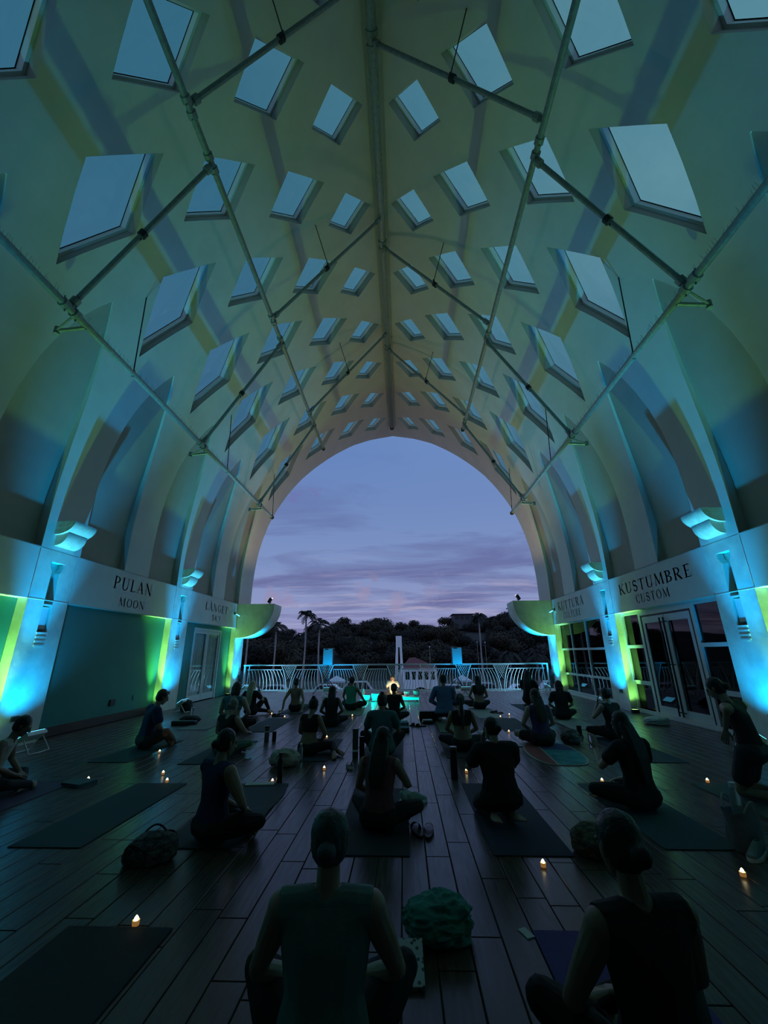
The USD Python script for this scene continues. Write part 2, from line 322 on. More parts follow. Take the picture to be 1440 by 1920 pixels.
def glyph(ch):
    st = lambda x, t=TK: sbox(x-t/2, 0, x+t/2, 1)
    U = unary_union
    if ch == 'P': return U([st(.16), _sf(.16, 0), sbox(0, 1-SR, .3, 1), _bowl(.25, .44, 1, .42), sbox(.16, 1-TN, .3, 1), sbox(.16, .44, .3, .44+TN)]), .72
    if ch == 'R': return U([glyph('P')[0], _ln([(.34, .48), (.74, 0)], TK), _sf(.76, 0, .2)]), .88
    if ch == 'B': return U([st(.16), sbox(0, 0, .3, TN), sbox(0, 1-TN, .3, 1), _bowl(.25, .5, 1, .36), _bowl(.25, 0, .53, .43), sbox(.16, .5, .3, .5+TN)]), .74
    if ch == 'U': return U([sbox(.08, .3, .23, 1), sbox(.68, .3, .68+TN, 1), _sf(.155, 1), _sf(.71, 1), affinity.translate(affinity.scale(Point(0, 0).buffer(1, 24), .33, .33).difference(affinity.scale(Point(0, 0).buffer(1, 24), .20, .27)).intersection(sbox(-1, -1, 1, 0)), .41, .31)]), .88
    if ch == 'L': return U([st(.16), _sf(.16, 1), sbox(0, 0, .6, TN), sbox(.56, 0, .6, .24)]), .66
    if ch == 'A': return U([_ln([(.1, 0), (.42, 1)], TN), _ln([(.40, 1), (.74, 0)], TK), sbox(.2, .3, .64, .3+TN), _sf(.1, 0, .24), _sf(.74, 0, .3)]), .88
    if ch == 'N': return U([st(.12, TN), _ln([(.12, 1), (.76, 0)], TK), st(.78, TN), _sf(.12, 0, .24), _sf(.08, 1, .2), _sf(.78, 1, .24)]), .92
    if ch == 'M': return U([_ln([(.12, 0), (.18, 1)], TN), _ln([(.18, 1), (.52, .06)], TK), _ln([(.5, .02), (.86, 1)], TN), _ln([(.86, 1), (.92, 0)], TK), _sf(.12, 0, .22), _sf(.92, 0, .3), _sf(.14, 1, .18), _sf(.92, 1, .2)]), 1.08
    if ch == 'O': return _O(), .88
    if ch == 'C': return U([_O().difference(sbox(.6, .2, 2, .8)), sbox(.68, .68, .72, .95)]), .78
    if ch == 'G': return U([_O().difference(sbox(.6, .42, 2, .8)), sbox(.62, .1, .77, .44), _sf(.69, .44, .26)]), .86
    if ch == 'E': return U([st(.16), sbox(0, 0, .6, TN), sbox(0, 1-TN, .57, 1), sbox(.16, .48, .46, .48+TN), sbox(.56, 0, .6, .22), sbox(.53, .8, .57, 1), sbox(.42, .4, .46, .62)]), .68
    if ch == 'T': return U([st(.4), _sf(.4, 0), sbox(.02, 1-TN, .78, 1), sbox(.02, .78, .06, 1), sbox(.74, .78, .78, 1)]), .82
    if ch == 'K': return U([st(.16), _sf(.16, 0), _sf(.16, 1), _ln([(.22, .42), (.66, 1)], TN), _ln([(.34, .56), (.76, 0)], TK), _sf(.66, 1, .22), _sf(.78, 0, .24)]), .88
    if ch == 'Y': return U([sbox(.34, 0, .49, .46), _sf(.415, 0), _ln([(.1, 1), (.42, .42)], TK), _ln([(.74, 1), (.42, .42)], TN), _sf(.1, 1, .26), _sf(.74, 1, .22)]), .84
    if ch == 'S':
        t = np.linspace(0, 1, 30); a = np.where(t < .5, .35+t*2*4.2, 0)
        up = [(.3+.22*math.cos(x), .74+.23*math.sin(x)) for x in np.linspace(.5, 4.3, 16)]; lo = [(.31+.24*math.cos(x), .27+.25*math.sin(x)) for x in np.linspace(1.25, -2.65, 18)]
        return U([LineString(up+lo).buffer(.055), LineString([up[-3], up[-1], lo[0], lo[3]]).buffer(.075), sbox(.47, .72, .51, .97), sbox(.07, .03, .11, .28)]), .64
    if ch == 'Å': return U([glyph('A')[0], affinity.translate(Point(0, 0).buffer(.12).difference(Point(0, 0).buffer(.06)), .4, 1.15)]), .88
    return Point(0, 0).buffer(.01), .4
def word(text, width, height):
    x, gs = 0.0, []
    for ch in text:
        g, adv = glyph(ch); gs.append(affinity.translate(g, x, 0)); x += adv+.16
    g = unary_union(gs); x -= .16
    return affinity.scale(g, width/x, height, origin=(0, 0))

# ---------------------------------------------------------------- side walls
XR = W+.19           # face of the recessed walls
PIL = [7.80+4.94*k for k in range(-3, 3)]; PW = .475
SIGN = {(-1, 1): [('PULAN', 9.50, 11.05, 3.0, .29), ('MOON', 9.80, 10.83, 2.62, .19)], (-1, 2): [('LÅNGET', 14.3, 16.2, 2.97, .25), ('SKY', 14.9, 15.65, 2.65, .18)],
        (1, 1): [('KUSTUMBRE', 11.76, 8.75, 2.95, .27), ('CUSTOM', 11.01, 9.61, 2.65, .20)], (1, 2): [('KUTTURA', 16.5, 14.15, 2.98, .29), ('CULTURE', 16.05, 14.5, 2.66, .22)]}
walls = {}
for side in (-1, 1):
    sd = 'left' if side < 0 else 'right'
    wall = walls[side] = thing(f'wall_{sd}', f'{sd} side wall of the hall with an engraved pale lintel band', 'wall', kind='structure')
    # bays between pilasters
    for b in range(len(PIL)-1):
        y0, y1 = PIL[b]+PW, PIL[b+1]-PW; bay = b-2
        blk = man(bx(side*W, side*(W+.75), y0+.012, y1-.012, ZB, ZT))
        texts = SIGN.get((side, bay), [])
        cut = []
        for t, ya, yb, z, h in texts:
            g = word(t, abs(yb-ya), h)
            m = extrude(g, .03)
            # reading direction runs from ya to yb
            m = place(m, (0, np.sign(yb-ya), 0), (0, 0, 1), (side*1.0, 0, 0), (side*W-side*.014, ya, z))
            cut.append(m)
            letters = place(extrude(g, .004), (0, np.sign(yb-ya), 0), (0, 0, 1), (side*1.0, 0, 0), (side*(W+.0135), ya, z))
            part(wall, 'lettering', letters, M_['engraved'], smooth=False, label=f'engraved word {t}')
        for c_ in cut:
            for piece in c_.split(only_watertight=False):
                q = man(piece)
                if q.num_tri() > 0: blk = blk - q
        part(wall, 'lintel', unman(blk), M_['plaster'], smooth=False)
    part(wall, 'ledge', bx(side*(W+.0), side*(W+.75), YB, 18.6, ZT-.012, ZT-.004), M_['plaster'], smooth=False)
# end wall of the hall behind the camera
wb = thing('wall_back', 'plain dark teal wall closing the hall behind the camera', 'wall', kind='structure')
s_ = np.linspace(S0, SMAX, 40); pts = [(float(V3(1, [(0, s)], .3)[0][0]), vz(s)) for s in s_]
poly = Polygon([(-7.2, 0), (7.2, 0)]+[(x, z) for x, z in pts]+[(-x, z) for x, z in pts[::-1]])
part(wb, 'wall_face', place(extrude(poly, .2), (1, 0, 0), (0, 0, 1), (0, -1, 0), (0, YB+.02, 0)), M_['teal_wall'], smooth=False)

# pilasters with a latte-stone shaped slot; lamps stand on the floor in front of them
def slot_poly(yc):
    h = .105
    return Polygon([(yc-h, 1.92), (yc+h, 1.92), (yc+h, 3.04), (yc+h+.02, 3.08), (yc+h+.055, 3.13), (yc+.175, 3.23), (yc-.175, 3.23), (yc-h-.055, 3.13), (yc-h-.02, 3.08), (yc-h, 3.04)])
for side in (-1, 1):
    sd = 'left' if side < 0 else 'right'
    for i, yc in enumerate(PIL[1:]):
        nm = ['behind the camera', 'just outside the frame', 'nearest in view', 'in the middle of the hall', 'at the open end'][i]
        P_ = thing(f'pilaster', f'plaster pilaster of the {sd} wall, {nm}', 'pilaster', kind='structure')
        y0, y1 = yc-PW, yc+PW
        last = i == 4
        # front face with the slot cut into it
        f2 = sbox(y0+.004, 0, y1-.004, ZT)
        sp = slot_poly(yc)
        fr = f2 if last else f2.difference(sp)
        faces = []
        for v, f in tri2d(fr):
            faces.append(tm(np.stack([np.full(len(v), side*W), v[:, 0], v[:, 1]], 1), f))
        ends = bx(side*(W+.002), side*(W+.75), y0+.004, y1-.004, 0, ZT)
        ends.update_faces(np.abs(ends.face_normals[:, 0]) < .5)
        part(P_, 'shaft', join(*faces, ends), M_['plaster_mottled'], smooth=False)
        part(P_, 'joint', bx(side*(W-.004), side*(W+.02), y0-.006, y1+.006, ZB-.006, ZB+.006), M_['plaster'], smooth=False)
        if not last:
            v = list(sp.exterior.coords)[:-1]; n = len(v)
            VV = [(side*W, a, b) for a, b in v]+[(side*(W+.13), a, b) for a, b in v]
            part(P_, 'slot_wall', tm(VV, [q for k in range(n) for q in ([k, (k+1) % n, n+(k+1) % n], [k, n+(k+1) % n, n+k])]), M_['plaster'], smooth=False)
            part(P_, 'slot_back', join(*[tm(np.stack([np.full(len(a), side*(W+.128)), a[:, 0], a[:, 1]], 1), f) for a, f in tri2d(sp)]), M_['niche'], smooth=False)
            g = part(P_, 'slot_box', rbox(side*(W+.03), side*(W+.12), yc-.085, yc+.085, 1.97, 2.38, .01), M_['white_frame'])
            part(g, 'band', bx(side*(W+.0), side*(W+.125), yc-.1, yc+.1, 2.40, 2.43), M_['white_frame'], smooth=False)
            for k in range(4):
                part(P_, 'slot_step', bx(side*(W-.02+.0*k), side*(W+.05), yc-.11, yc+.11, 1.66+k*.075, 1.66+k*.075+.03), M_['plaster'], smooth=False)
            part(P_, 'outlet_box', rbox(side*(W-.03), side*(W+.01), yc-.19, yc-.03, .42, .5, .008), M_['dark_metal'])
# recessed wall bays
def wall_quad(side, y0, y1, z0, z1, x=None): 
    x = XR if x is None else x
    return bx(side*x, side*(x+.2), y0, y1, z0, z1)
for side in (-1, 1):
    wall = walls[side]
    for b in range(len(PIL)-1):
        y0, y1, bay = PIL[b]+PW, PIL[b+1]-PW, b-2
        part(wall, 'soffit', bx(side*(W+.01), side*(W+.6), y0, y1, ZB-.004, ZB-.001), M_['plaster'], smooth=False)
        if side < 0 and bay != 2:
            part(wall, 'bay_wall', wall_quad(side, y0, y1, 0, ZB), M_['teal_wall'], smooth=False)
        if side > 0 and bay not in (1, 2):
            part(wall, 'bay_wall', wall_quad(side, y0, y1, 0, ZB), M_['plaster'], smooth=False)
bb = thing('baseboard_left', 'dark brown baseboard along the teal wall bay', 'baseboard', kind='structure')
part(bb, 'board', bx(-XR+.02, -XR, PIL[3]+PW, PIL[4]-PW, 0, .17), M_['baseboard'], smooth=False)
part(bb, 'board', bx(-XR+.02, -XR, PIL[2]+PW, PIL[3]-PW, 0, .17), M_['baseboard'], smooth=False)
part(walls[-1], 'outlet', rbox(-XR-.005, -XR+.03, 10.42, 10.62, .36, .5, .01), M_['dark_metal'])
part(walls[-1], 'outlet', rbox(-XR-.005, -XR+.02, 11.3, 11.38, .40, .52, .01), M_['teal_wall'])

# ---- left bay 2: white glazed double door with curtains
yl0, yl1 = PIL[4]+PW, PIL[5]-PW
part(walls[-1], 'bay_wall', join(wall_quad(-1, yl0, 14.1, 0, ZB), wall_quad(-1, 16.25, yl1, 0, ZB), wall_quad(-1, 14.1, 16.25, 2.36, ZB)), M_['teal_wall'], smooth=False)
d1 = thing('door_1', 'white curtained double door in the far left bay under the word SKY', 'door', kind='structure')
xl = -(XR+.03)
part(d1, 'frame', ujoin(bx(xl-.06, xl+.05, 14.1, 14.18, 0, 2.36), bx(xl-.06, xl+.05, 16.17, 16.25, 0, 2.36), bx(xl-.06, xl+.05, 14.1, 16.25, 2.28, 2.36)), M_['white_frame'], smooth=False)
for a, b_ in ((14.18, 15.165), (15.185, 16.17)):
    lf = part(d1, 'door_leaf', ujoin(bx(xl-.03, xl+.02, a, a+.08, .02, 2.28), bx(xl-.03, xl+.02, b_-.08, b_, .02, 2.28), bx(xl-.03, xl+.02, a, b_, .02, .22), bx(xl-.03, xl+.02, a, b_, 2.18, 2.28)), M_['white_frame'], smooth=False)
    part(lf, 'glass_pane', bx(xl-.008, xl-.002, a+.08, b_-.08, .22, 2.18), M_['glass_clear'], smooth=False)
    yy = np.linspace(a+.06, b_-.06, 90); xx = xl-.055+.02*np.sin(yy*36)+.012*np.sin(yy*17+1)
    V_ = np.vstack([np.stack([xx, yy, np.full(90, .03)], 1), np.stack([xx, yy, np.full(90, 2.3)], 1)])
    part(d1, 'curtain', tm(V_, [q for i in range(89) for q in ([i, i+1, 90+i+1], [i, 90+i+1, 90+i])]), M_['curtain'], smooth=60)
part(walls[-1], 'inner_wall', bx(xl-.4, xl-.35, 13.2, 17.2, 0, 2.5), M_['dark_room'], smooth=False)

# ---- right bay 1: aluminium entrance with two doors and sidelights
xr = XR+.03
ya, yb = PIL[3]+PW, PIL[4]-PW            # 8.28 .. 12.27
e1 = thing('door_2', 'white framed glass double door with long pull handles under the word CUSTOM', 'door', kind='structure')
fx = lambda y0, y1, z0, z1, p=.05: bx(xr-p, xr+.06, y0, y1, z0, z1)
part(e1, 'frame', ujoin(fx(11.32, 11.42, 0, 2.5), fx(9.24, 9.34, 0, 2.5), fx(9.24, 11.42, 2.36, 2.5), fx(9.24, 11.42, 0, .03, .1)), M_['white_frame'], smooth=False)
part(e1, 'dark_reveal', ujoin(bx(xr-.052, xr, 11.28, 11.315, 0, 2.36), bx(xr-.052, xr, 9.345, 9.38, 0, 2.36), bx(xr-.0525, xr, 9.345, 11.315, 2.325, 2.355)), M_['gasket'], smooth=False)
for a, b_ in ((9.38, 10.32), (10.34, 11.28)):
    lf = part(e1, 'door_leaf', ujoin(bx(xr-.04, xr+.01, a, a+.11, .03, 2.32), bx(xr-.04, xr+.01, b_-.11, b_, .03, 2.32), bx(xr-.04, xr+.01, a, b_, .03, .26), bx(xr-.04, xr+.01, a, b_, 2.16, 2.32)), M_['white_frame'], smooth=False)
    part(lf, 'glass_pane', bx(xr-.018, xr-.012, a+.11, b_-.11, .26, 2.16), M_['glass'], smooth=False)
for yy in (10.26, 10.40):
    h_ = part(e1, 'door_handle', tube([(xr-.11, yy, .12), (xr-.11, yy, 2.25)], .018, 8), M_['dark_metal'])
    for z in (.2, 1.2, 2.15): part(h_, 'handle_post', tube([(xr-.11, yy, z), (xr-.03, yy, z)], .012, 6), M_['dark_metal'])
e2 = thing('window_right_sidelight', 'tall sidelight of three dark panes between the green lamp and the glass doors', 'window', kind='structure')
part(e2, 'frame', ujoin(fx(12.2, 12.27, 0, 2.5), fx(11.42, 12.2, 2.42, 2.5), fx(11.42, 12.2, 1.57, 1.65), fx(11.42, 12.2, .68, .77), fx(11.42, 12.2, 0, .1, .08)), M_['white_frame'], smooth=False)
for z0_, z1_ in ((.1, .68), (.77, 1.57), (1.65, 2.42)): part(e2, 'pane', bx(xr-.004, xr+.002, 11.42, 12.2, z0_, z1_), M_['glass'], smooth=False)
e3 = thing('window_right_sidelight', 'tall sidelight of dark panes beside the kneeling woman at the right edge', 'window', kind='structure')
part(e3, 'frame', ujoin(fx(8.28, 8.34, 0, 2.5), fx(8.34, 9.24, 2.42, 2.5), fx(8.34, 9.24, 1.57, 1.65), fx(8.34, 9.24, .68, .77), fx(8.34, 9.24, 0, .1, .08)), M_['white_frame'], smooth=False)
for z0_, z1_ in ((.1, .68), (.77, 1.57), (1.65, 2.42)): part(e3, 'pane', bx(xr-.004, xr+.002, 8.34, 9.24, z0_, z1_), M_['glass'], smooth=False)
nt = thing('notice', 'blue paper notice stuck behind the sidelight glass', 'notice')
part(nt, 'sheet', bx(xr+.012, xr+.016, 11.5, 11.85, 1.2, 1.56), mat('blue_paper', (.03, .30, .55), .6), smooth=False)
# ---- right bay 2: grid of dark panes
yc, yd = PIL[4]+PW, PIL[5]-PW
e4 = thing('window_right_grid', 'white framed grid window of nine dark panes under the word CULTURE', 'window', kind='structure')
cols = [yc, 14.78, 16.07, yd]; rows = [.12, .72, 1.58, 2.5]
bars = [fx(c_-.035, c_+.035, 0, 2.5) for c_ in cols]+[fx(yc, yd, z-.035, z+.035) for z in rows]+[fx(yc, yd, 0, .1, .08)]
part(e4, 'frame', ujoin(*bars), M_['white_frame'], smooth=False)
for i in range(3):
    for j in range(3): part(e4, 'pane', bx(xr-.004, xr+.002, cols[i]+.03, cols[i+1]-.03, rows[j]+.03, rows[j+1]-.03), M_['glass'], smooth=False)
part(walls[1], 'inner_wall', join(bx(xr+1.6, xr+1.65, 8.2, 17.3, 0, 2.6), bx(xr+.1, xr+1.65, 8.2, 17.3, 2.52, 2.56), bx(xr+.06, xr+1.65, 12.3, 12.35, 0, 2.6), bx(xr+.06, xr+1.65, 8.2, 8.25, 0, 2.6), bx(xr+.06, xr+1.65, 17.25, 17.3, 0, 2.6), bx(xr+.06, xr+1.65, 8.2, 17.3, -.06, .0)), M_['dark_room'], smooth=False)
cb = thing('trim_1', 'low pale kerb under the glazing of the right wall', 'kerb', kind='structure')
part(cb, 'kerb', bx(XR-.06, XR+.1, 12.27, 17.2, 0, .10), M_['plaster'], smooth=False)
part(cb, 'kerb', bx(XR-.06, XR+.1, 8.28, 12.27, 0, .10), M_['plaster'], smooth=False)

# ---- curved corbel wings at the open end
for side in (-1, 1):
    sd = 'left' if side < 0 else 'right'
    c_ = thing('corbel', f'curved plaster corbel wing on the {sd} pillar of the open end', 'corbel', kind='structure')
    a = np.linspace(-PI/2, 0, 22)
    xi = W-.0
    prof = [(xi+.3, ZT), (xi+.3, 2.12), (xi-.12, 2.12)]+[(xi-.12-(1.38)*math.sin((t+PI/2)), 2.12+1.28*(1-math.cos(t+PI/2))) for t in a]+[(xi-1.5, ZT)]
    m = extrude(Polygon(prof), 1.05)
    m = place(m, (side, 0, 0), (0, 0, 1), (0, -1 if side > 0 else -1, 0), (0, 18.27, 0))
    part(c_, 'wing', m, M_['plaster_mottled'], smooth=30)
# ---------------------------------------------------------------- floor of long boards
floor = thing('floor', 'dark wood-look plank floor of the open hall', 'floor', kind='structure')
M_['grout'] = mat('floor_joint', (.008, .008, .009), .8)
part(floor, 'slab', bx(-7.2, 7.2, YB, 18.7, -.5, -.012), M_['grout'], smooth=False)
def plank_mat(i):
    c = np.array([.080, .058, .044])*(0.86+.09*i)
    p = '/World/Looks/plank_%d' % i
    return usdkit.material(stage, p, {"t": ("texture_coordinate", {}), "m": ("mapping", {"scale": (14, 1.2, 1)}), "n": ("noise_texture", {"scale": 3.0, "detail": 6.0}),
        "r": ("rgb_ramp", {"ramp": [(.3, tuple(c*.78)), (.7, tuple(c*1.2))]}), "rr": ("map_range", {"from_min": .3, "from_max": .7, "to_min": .24, "to_max": .36}), "b": ("bump", {"strength": .10, "distance": .004}),
        "p": ("principled_bsdf", {"roughness": .3, "specular_ior_level": .32})}, [("t.object", "m.vector"), ("m.vector", "n.vector"), ("n.fac", "r.fac"), ("r.color", "p.base_color"), ("n.fac", "rr.value"), ("rr.result", "p.roughness"), ("n.fac", "b.height"), ("b.normal", "p.normal")], surface="p.BSDF")
PM = [plank_mat(i) for i in range(4)]
def plank(x0, x1, y0, y1, dz):
    g = .0035; h = .012; x0 += g; x1 -= g; y0 += g; y1 -= g; c = .003
    v = [(x0, y0, -h), (x1, y0, -h), (x1, y1, -h), (x0, y1, -h), (x0, y0, dz-c), (x1, y0, dz-c), (x1, y1, dz-c), (x0, y1, dz-c), (x0+c, y0+c, dz), (x1-c, y0+c, dz), (x1-c, y1-c, dz), (x0+c, y1-c, dz)]
    f = [[8, 9, 10], [8, 10, 11]]
    for o in (0, 4):
        for k in range(4):
            j = (k+1) % 4; f += [[o+k, o+j, o+4+j], [o+k, o+4+j, o+4+k]]
    return tm(v, f)
PLW, PLL = .185, 1.22
allp = []
r_ = np.random.default_rng(3)
for i in range(-35, 35):
    x0 = i*PLW; off = r_.random()*PLL
    y = YB-off
    while y < 18.6:
        a, b_ = max(y, YB), min(y+PLL, 18.6)
        if b_-a > .05: allp.append((x0, x0+PLW, a, b_, -.0008*r_.random(), int(r_.integers(4))))
        y += PLL
def pscore(p):
    x, y = (p[0]+p[1])/2, (p[2]+p[3])/2
    d = np.array([x, y, 0])-CAM; w = d@Fv
    if w < .5: return 0
    u, v = 720+FPX*(d@Rv)/w, 960-FPX*(d@Uv)/w
    return (1/(w*w*w)) if -150 < u < 1590 and v < 2100 else 0
allp.sort(key=lambda p: -pscore(p))
for p in allp[:300]: part(floor, 'plank', plank(*p[:5]), PM[p[5]], smooth=False)
for k in range(4):
    part(floor, 'plank_field', join(*[plank(*p[:5]) for p in allp[300:] if p[5] == k]), PM[k], smooth=False, kind='stuff')
part(floor, 'edge_kerb', bx(-6.4, 6.4, 18.42, 18.7, -.4, .02), M_['plaster'], smooth=False)

# ---------------------------------------------------------------- pipes and struts under the vault
PIPE = {'ridge': (0.0, 14.52, .11), 'mid_l': (-3.17, 10.68, .062), 'mid_r': (3.17, 10.60, .062), 'low_l': (-5.18, 7.13, .062), 'low_r': (5.18, 7.13, .062)}
PEND = {'ridge': 22.25, 'mid_l': 17.4, 'mid_r': 15.85, 'low_l': 16.85, 'low_r': 16.95}
PL = {'ridge': 'thick pipe running along the ridge of the vault', 'mid_l': 'upper lighting pipe under the left slope of the vault', 'mid_r': 'upper lighting pipe under the right slope of the vault', 'low_l': 'lower lighting pipe with bird spikes along the left slope', 'low_r': 'lower lighting pipe with bird spikes along the right slope'}
NODES = [5.37+4.94*k for k in range(-2, 3)]
def coupler(p, axis, r):
    a = np.array(axis, float); a /= np.linalg.norm(a); p = np.array(p, float)
    m = [tube([p-a*.055, p+a*.055], r+.028, 10)]
    o = np.array([0, 0, 1.0]); m.append(tube([p-a*.03+o*(r+.01), p-a*.03+o*(r+.075)], .014, 6)); m.append(tube([p+a*.03-o*(r+.01), p+a*.03-o*(r+.07)], .014, 6))
    return join(*m)
rs = np.random.default_rng(5)
for k, (x, z, r) in PIPE.items():
    g = thing('overhead_pipe', PL[k], 'pipe')
    n = 40; yy = np.linspace(YB+.1, PEND[k], n)
    part(g, 'tube', tube(np.stack([np.full(n, x), yy, np.full(n, z)], 1), r, 12), M_['steel'])
    part(g, 'end_cap', tube([(x, PEND[k]-.02, z), (x, PEND[k]+.12, z)], r+.02, 10), M_['dark_metal'])
    for ny in NODES:
        for off in ((-.12, .12) if k != 'mid_l' else (-1.0, -.78, -.12, .12)):
            part(g, 'coupler', coupler((x, ny+off, z), (0, 1, 0), r), M_['steel'])
    if k.startswith('low'):
        sp = []
        for y in np.arange(0, PEND[k]-.4, .055):
            a = rs.uniform(-.6, .6); L_ = .12
            d = np.array([math.sin(a)*.8, rs.uniform(-.3, .3), 1.0]); d /= np.linalg.norm(d)
            sp.append(tube([(x, y, z+r), np.array([x, y, z+r])+d*L_], .0022, 3, caps=False))
        part(g, 'bird_spikes', join(*sp), M_['steel'], smooth=False, kind='stuff')
    if k.startswith('low'):
        sd = np.sign(x)
        for ny in NODES:
            part(g, 'outrigger', join(tube([(x, ny+.38, z-.05), (x+sd*.55, ny+.38, z-.1)], .035, 8), tube([(x, ny+.1, z-.05), (x+sd*.52, ny+.36, z-.1)], .02, 8), tube([(x+sd*.52, ny+.38, z-.16), (x+sd*.52, ny+.38, z-.02)], .05, 10)), M_['steel'])
def strut(p0, p1, label, grp):
    g = thing('strut', label, 'strut', group=grp)
    p0, p1 = np.array(p0, float), np.array(p1, float); a = (p1-p0)/np.linalg.norm(p1-p0)
    tb_ = part(g, 'tube', tube([p0, p1], .048, 10), M_['steel'])
    part(tb_, 'clamp', coupler(p0+a*.1, a, .048), M_['steel']); part(tb_, 'clamp', coupler(p1-a*.1, a, .048), M_['steel'])
    q = p0+a*np.linalg.norm(p1-p0)*.52
    part(tb_, 'clamp', coupler(q, a, .048), M_['dark_metal'])
for k, ny in enumerate(NODES):
    nm = ['behind the camera', 'overhead behind the camera', 'nearest the camera', 'in the middle of the hall', 'nearest the open end'][k]
    strut((PIPE['mid_l'][0], ny, PIPE['mid_l'][1]-.1), (PIPE['low_l'][0], ny, PIPE['low_l'][1]+.08), f'steel strut between the two left pipes, {nm}', 'lower struts')
    strut((PIPE['mid_r'][0], ny+.15, PIPE['mid_r'][1]-.1), (PIPE['low_r'][0], ny+.1, PIPE['low_r'][1]+.08), f'steel strut between the two right pipes, {nm}', 'lower struts')
    strut((-.05, ny-.95, PIPE['ridge'][1]-.12), (PIPE['mid_l'][0]+.05, ny-.92, PIPE['mid_l'][1]+.06), f'steel strut from the ridge to the left upper pipe, {nm}', 'ridge struts')
    strut((.05, ny, PIPE['ridge'][1]-.12), (PIPE['mid_r'][0]-.05, ny-.42, PIPE['mid_r'][1]+.06), f'steel strut from the ridge to the right upper pipe, {nm}', 'ridge struts')
# thin hanger rods from the vault to struts and low pipes
def hanger(p, q, lab):
    g = thing('hanger_rod', lab, 'rod', group='thin hanger rods of the pipes')
    rd = part(g, 'rod', tube([p, q], .012, 6), M_['dark_metal']); part(rd, 'hook', tube([np.array(q)+[0, 0, -.09], np.array(q)+[0, 0, .05]], .03, 8), M_['dark_metal'])
for k, ny in enumerate(NODES):
    nm = ['far behind', 'behind', 'near', 'middle', 'far'][k]
    for side in (-1, 1):
        sd = 'left' if side < 0 else 'right'
        hy = ny-.95 if side < 0 else ny-.2
        hanger(V3(side, [(hy-.55, math.radians(50.5)*RR)])[0], (side*1.62, hy, 12.62), f'thin rod holding the {nm} ridge strut on the {sd} slope')
        hanger(V3(side, [(ny+1.75, math.radians(24.6)*RR)])[0], (PIPE['low_l' if side < 0 else 'low_r'][0], ny+1.75, 7.16), f'thin rod holding the {sd} lower pipe beside its {nm} node')
# ================================================================== LAMPS AND WALL FITTINGS
def bowl_profile(r0, r1, n=18):
    return Polygon([(0, 0)]+[(r0*math.cos(a), r1*math.sin(a)) for a in np.linspace(0, -PI/2, n)]) 
for side in (-1, 1):
    sd = 'left' if side < 0 else 'right'
    for i, yc in enumerate(PIL[2:5]):
        nm = ['just outside the frame', 'nearest in view', 'in the middle of the hall'][i]
        s_ = thing('wall_sconce', f'shell shaped two tier plaster sconce on the {sd} pilaster {nm}', 'sconce', (side*W, yc, 0), 0)
        # half-discs in the X-Z plane swept along Y, ends rounded by a plan curve
        def tier(zt, proj, drop, half, y0):
            V_, F_ = [], []; n, mY = 14, 12
            for j in range(mY+1):
                u = -1+2*j/mY; k = 1.0
                for t in range(n+1):
                    a = -PI/2*t/n*2
                    x = proj*k*(.5+.5*math.cos(a)) if False else proj*k*math.cos(-PI/2*t/n)
                    V_.append((-side*x, y0+u*half, zt-drop*k*math.sin(PI/2*t/n)))
            for j in range(mY):
                for t in range(n):
                    p = j*(n+1)+t; F_ += [[p, p+1, p+n+2], [p, p+n+2, p+n+1]]
            top = len(V_)
            # end caps and top
            for j in (0, mY):
                c = len(V_); V_.append((0, y0+(-1+2*j/mY)*half, zt))
                for t in range(n): F_.append([c, j*(n+1)+t, j*(n+1)+t+1])
            rimo = [j*(n+1) for j in range(mY+1)]
            for j in range(mY):
                a, b_ = rimo[j], rimo[j+1]; c = len(V_); V_.append((0, y0+(-1+2*j/mY)*half, zt-.05)); V_.append((0, y0+(-1+2*(j+1)/mY)*half, zt-.05)); F_ += [[a, b_, c+1], [a, c+1, c]]
            return tm(V_, F_)
        part(s_, 'upper_bowl', tier(4.02, .38, .27, .30, .03), M_['sconce_stone'], smooth=35)
        part(s_, 'lower_bowl', tier(3.80, .24, .26, .25, .04), M_['sconce_stone'], smooth=35)
# uplights: each a slim flood lamp on a folded tube stand
def uplight(loc, rz, color, power, target, label, cone=22, size=1.0, low=None):
    g = thing('uplight', label, 'lamp', loc, rz)
    hs_ = part(g, 'housing', place(rbox(-.2*size, .2*size, -.035, .035, -.09, .09, .012), (1, 0, 0), (0, math.cos(.95), math.sin(.95)), (0, -math.sin(.95), math.cos(.95)), (0, 0, .25)), M_['white'])
    e = bx(-.185*size, .185*size, -.006, .006, -.075, .075)
    part(hs_, 'lens', place(e, (1, 0, 0), (0, math.cos(.95), math.sin(.95)), (0, -math.sin(.95), math.cos(.95)), (0, .022, .282)), mat('lens_%s' % ('blue' if color is BLUE else 'green'), (.02, .05, .08), .2, emit=color, estr=3.0) if ('/World/Looks/lens_%s' % ('blue' if color is BLUE else 'green')) not in _lens else _lens['/World/Looks/lens_%s' % ('blue' if color is BLUE else 'green')])
    for s in (-1, 1):
        part(g, 'leg', tube([(s*.19, 0, .25), (s*.2, -.17, .018), (-s*.0, -.18, .012)], .011, 6), M_['white'])
        part(g, 'leg', tube([(s*.19, 0, .25), (s*.2, .16, .018), (-s*.0, .17, .012)], .011, 6), M_['white'])
    p = np.array(loc)+[0, 0, .36]
    p[0] += np.sin(-rz)*.05; p[1] += np.cos(rz)*.05
    spot('/World', 'lamp_light', p, target, color, power, cone, 1.0, .04)
    if low: spot('/World', 'lamp_light', p, low, color, power*.105, 44, 1.0, .04)
_lens = {}
